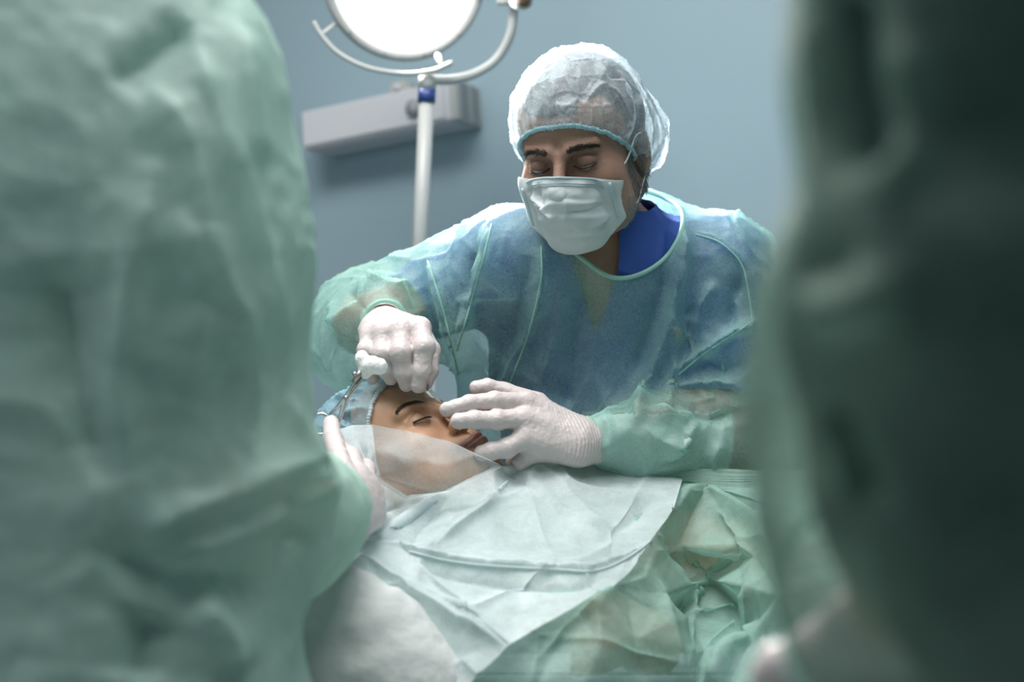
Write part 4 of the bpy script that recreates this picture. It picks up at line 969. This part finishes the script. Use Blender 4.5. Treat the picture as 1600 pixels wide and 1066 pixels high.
# ------ assistants
def assistant(J, gparts, label, mgown, folds_, cut_wr, seed, amp, gloves, hpitch, under=M['green_under'], h=.009, extra=None, subl=1):
    base = A(J['pelvis'][0], J['pelvis'][1], 0); t = empty('person', base, label, 'person')
    R = frame(J['front']*A(1, 1, 0)+A(0, 0, -hpitch)); O = J['headc']
    hm = head_sdf(True).mesh(.0035); tone(hm, (.45, .27, .20), (.35, .15, .13), (.5, .25, .2)); xf(hm, R, O)
    J['head'] = R @ A(0, -.03, -.05)+O; bm_ = body_mesh(J, .011)
    ca = bm_.color_attributes.new('tone', 'FLOAT_COLOR', 'POINT'); ca.data.foreach_set('color', np.tile([.45, .27, .20, 1.], len(bm_.vertices)))
    cm = cap_mesh((0, -.015, .05), (.1, .118, .09), [], .045, .55, h=.006, seed=seed); xf(cm, R, O); link('surgical_cap', cm, M['cap'], t)
    sm = body_mesh(J, .012, .012, legs=False); v = to_np(sm); keep = v[:, 2] < J['neck'][2]+.03
    for q in ('R_', 'L_'):
        dw, _ = seg_d(v, np.array([J[q+'el'], J[q+'wr']])); keep &= ~(dw < .07) if not J.get('long_sleeves') else np.linalg.norm(v-J[q+'wr'], axis=1) > .05
    sc = snap(biggest(cut(sm, keep))); tro = legs_and_shoes(J, t, under)
    s = Sdf()
    for g in gparts: (s.ell if g[0] == 'e' else s.cap)(*g[1:])
    g = s.mesh(h); v = to_np(g); keep = v[:, 2] > .45
    for wr, de in cut_wr: de = de/np.linalg.norm(de); keep &= ~(((v-wr) @ de > 0) & (np.linalg.norm(v-wr, axis=1) < .12))
    N = J['neck']; keep &= ~((np.linalg.norm((v-N)[:, :2], axis=1) < .085) & (v[:, 2] > N[2]-.03))
    g = subd(snap(biggest(cut(g, keep)), 20), subl); v = to_np(g)
    put(g, v+nrm(g)*(crumple(v, 7, amp, seed, (1, 1, .5), 2)+crumple(v, 18, amp*.45, seed+4))[:, None]); folds(g, folds_)
    go = link('surgical_gown', g, mgown, t); tg = bvh(g); tuck(sc, tg, .007, .2); tuck(sc, tg, .007, .2); tuck(tro.data, tg, .01, .2); tuck(bm_, tg, .014, .2)
    link('scrub_top', sc, under, t); b = bmesh.new(); b.from_mesh(hm); b.from_mesh(bm_); me = bpy.data.meshes.new('body'); b.to_mesh(me); b.free(); link('body', me, M['skin'], t)
    for c in loops(g)[:4]:
        if len(c) > 20: link('binding', tube(smooth_loop(c, 4)[::2], .003, 8, closed=True), M['hem'], go)
    for gl in gloves: link('glove', gl, M['glove'], t)
    return t

LJ = dict(fat=.8, front=A(.35, .9, 0), neck=P(60, -90, 1.12), headc=P(60, -330, 1.16), chest=P(30, 400, 1.10), pelvis=P(60, 1000, 1.08),
          R_sh=P(235, 95, 1.13), R_el=P(320, 780, 1.13), R_wr=P(530, 798, 1.44), L_sh=P(-250, 60, 1.25), L_el=P(-260, 800, 1.35), L_wr=P(60, 900, 1.62))
def left_glove():
    wr = P(540, 805, 1.47)
    m, *_ = glove(wr, P(515, 812, 1.40), [P(556, 742, 1.545), P(572, 760, 1.548), P(580, 785, 1.546), P(582, 808, 1.54)],
        [[(P(548, 715, 1.585), .0108), (P(530, 700, 1.605), .0100), (P(520, 690, 1.615), .0090)], [(P(570, 735, 1.59), .0112), (P(548, 722, 1.615), .0102), (P(534, 714, 1.62), .0090)],
         [(P(583, 768, 1.59), .0110), (P(565, 760, 1.615), .0100), (P(550, 755, 1.61), .0090)], [(P(586, 800, 1.58), .0098), (P(575, 798, 1.60), .0090), (P(562, 795, 1.60), .0080)]],
        [(P(540, 755, 1.50), .014), (P(528, 715, 1.55), .0115), (P(520, 685, 1.60), .0105), (P(517, 662, 1.63), .0092)], A(1, -.6, .3), h=.002, seed=15)
    return m
def left_glove2():
    wr = LJ['L_wr']; f = lambda x, y, z: wr+A(x, y, z)
    m, *_ = glove(wr, wr+A(-.05, -.05, 0), [f(.07, .03+.0, -.01), f(.075, .01, -.012), f(.07, -.012, -.014), f(.062, -.032, -.016)],
        [[(f(.10+dx, y+.005, -.02), .010), (f(.118+dx, y+.005, -.04), .009), (f(.115+dx, y+.005, -.055), .008)] for dx, y in ((.005, .03), (.01, .01), (.003, -.012), (-.008, -.032))],
        [(f(.03, .035, -.01), .014), (f(.06, .05, -.02), .011), (f(.08, .055, -.03), .010), (f(.09, .052, -.04), .009)], A(0, 0, 1), h=.0025, seed=19)
    return m
assistant(LJ, [('c', LJ['neck']-A(0, 0, .03), LJ['R_sh'], .065, .07, .05), ('c', LJ['neck']-A(0, 0, .03), LJ['L_sh'], .065, .07, .05), ('c', LJ['R_sh'], P(290, 400, 1.14), .076, .078, .05), ('c', P(290, 400, 1.14), P(340, 740, 1.15), .078, .074, .05),
    ('c', P(340, 780, 1.15), P(445, 805, 1.33), .074, .058, .04), ('c', P(445, 805, 1.33), P(528, 795, 1.45), .056, .034, .03), ('c', P(380, 835, 1.2), P(450, 835, 1.36), .048, .048, .04),
    ('c', LJ['L_sh'], LJ['L_el'], .08, .075, .05), ('c', LJ['L_el'], LJ['L_wr'], .07, .045, .04),
    ('e', P(20, 400, 1.12), (.21, .16, .28), .06), ('e', P(90, 1000, 1.12), (.17, .17, .36), .08), ('e', P(60, 1500, 1.12), (.24, .22, .3), .1)],
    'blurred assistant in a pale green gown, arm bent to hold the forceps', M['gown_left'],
    [([(290, 20), (330, 180), (380, 330), (420, 480), (440, 560)], .012, .018), ([(170, 130), (240, 90), (300, 40)], -.010, .012), ([(230, 130), (290, 240), (330, 420), (400, 560)], .014, .022), ([(240, 250), (200, 420), (180, 600), (200, 740)], .014, .02),
     ([(100, 400), (120, 560), (170, 760)], -.018, .035), ([(200, 850), (300, 790), (420, 740), (500, 700)], .014, .016), ([(230, 880), (340, 850), (450, 790), (540, 750)], .012, .014), ([(150, 860), (300, 900), (430, 910)], -.012, .02),
     ([(270, 330), (300, 470), (280, 620)], .010, .02), ([(440, 620), (470, 700), (500, 770)], .010, .012), ([(380, 40), (385, 150), (400, 260)], .010, .014), ([(430, 760), (460, 820), (450, 880)], -.010, .012),
     ([(310, 940), (350, 990), (370, 1060)], .012, .014), ([(250, 960), (230, 1010), (220, 1066)], -.015, .02)],
    [(P(528, 795, 1.45), P(528, 795, 1.45)-P(445, 805, 1.33)), (LJ['L_wr'], LJ['L_wr']-LJ['L_el'])], 201, .010, [left_glove(), left_glove2()], .5)

RJ = dict(fat=1.08, long_sleeves=True, front=A(-.25, .95, 0), neck=P(2150, -1100, .62), headc=P(2150, -1650, .66), chest=P(2080, 500, .62), pelvis=P(2080, 2100, .62),
          L_sh=P(1500, -560, .60), L_el=P(1440, 480, .55), L_wr=P(1405, 935, .655), R_sh=P(2900, -560, .72), R_el=P(2900, 600, .85), R_wr=P(1900, 900, 1.05))
def right_glove():
    wr = P(1405, 975, .675); f = lambda x, y, z: wr+A(x, y, z)
    m, *_ = glove(wr, wr+A(.02, -.05, .01), [f(-.02, .07, -.02), f(-.0, .078, -.018), f(.018, .076, -.018), f(.036, .068, -.022)],
        [[(f(x, .11, -.03), .011), (f(x, .128, -.05), .010), (f(x, .122, -.068), .009)] for x in (-.02, .0, .018, .036)],
        [(f(-.03, .03, -.02), .014), (f(-.045, .06, -.03), .012), (f(-.045, .085, -.04), .011), (f(-.038, .10, -.05), .010)], A(0, 0, 1), h=.0025, seed=25)
    return m
def right_glove2():
    wr = RJ['R_wr']; f = lambda x, y, z: wr+A(x, y, z)
    m, *_ = glove(wr, wr+A(.05, -.03, 0), [f(-.07, .03, -.01), f(-.075, .01, -.012), f(-.07, -.012, -.014), f(-.062, -.032, -.016)],
        [[(f(-.10, y, -.02), .010), (f(-.118, y, -.04), .009), (f(-.115, y, -.055), .008)] for y in (.03, .01, -.012, -.032)],
        [(f(-.03, .035, -.01), .014), (f(-.06, .05, -.02), .011), (f(-.08, .055, -.03), .010), (f(-.09, .052, -.04), .009)], A(0, 0, 1), h=.0025, seed=29)
    return m
assistant(RJ, [('c', RJ['neck']-A(0, 0, .03), RJ['L_sh'], .06, .06, .05), ('c', RJ['neck']-A(0, 0, .03), RJ['R_sh'], .06, .06, .05), ('c', RJ['L_sh'], P(1475, 100, .57), .062, .055, .03), ('c', P(1475, 100, .57), P(1465, 420, .55), .050, .052, .03),
    ('c', P(1455, 520, .55), P(1445, 650, .58), .062, .060, .03), ('c', P(1445, 650, .58), P(1410, 830, .63), .060, .045, .04), ('c', P(1410, 830, .63), P(1405, 950, .665), .042, .036, .04),
    ('c', RJ['R_sh'], RJ['R_el'], .075, .07, .05), ('c', RJ['R_el'], RJ['R_wr'], .065, .045, .04),
    ('e', P(2080, 300, .64), (.22, .16, .36), .04), ('e', P(2080, 1700, .64), (.225, .17, .6), .08)],
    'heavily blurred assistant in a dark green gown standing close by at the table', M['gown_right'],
    [([(1300, -50), (1330, 120), (1370, 260)], -.02, .010), ([(1270, 0), (1260, 150), (1280, 300)], .008, .006), ([(1400, 50), (1420, 200), (1380, 320)], .010, .008), ([(1260, 470), (1330, 480), (1400, 450)], .012, .008),
     ([(1250, 640), (1290, 740), (1330, 820)], -.03, .012), ([(1240, 400), (1330, 420)], -.010, .008)],
    [(P(1405, 950, .665), P(1405, 950, .665)-P(1410, 830, .63)), (RJ['R_wr'], RJ['R_wr']-RJ['R_el'])], 301, .007, [right_glove(), right_glove2()], .5, under=M['black_green'], h=.009)
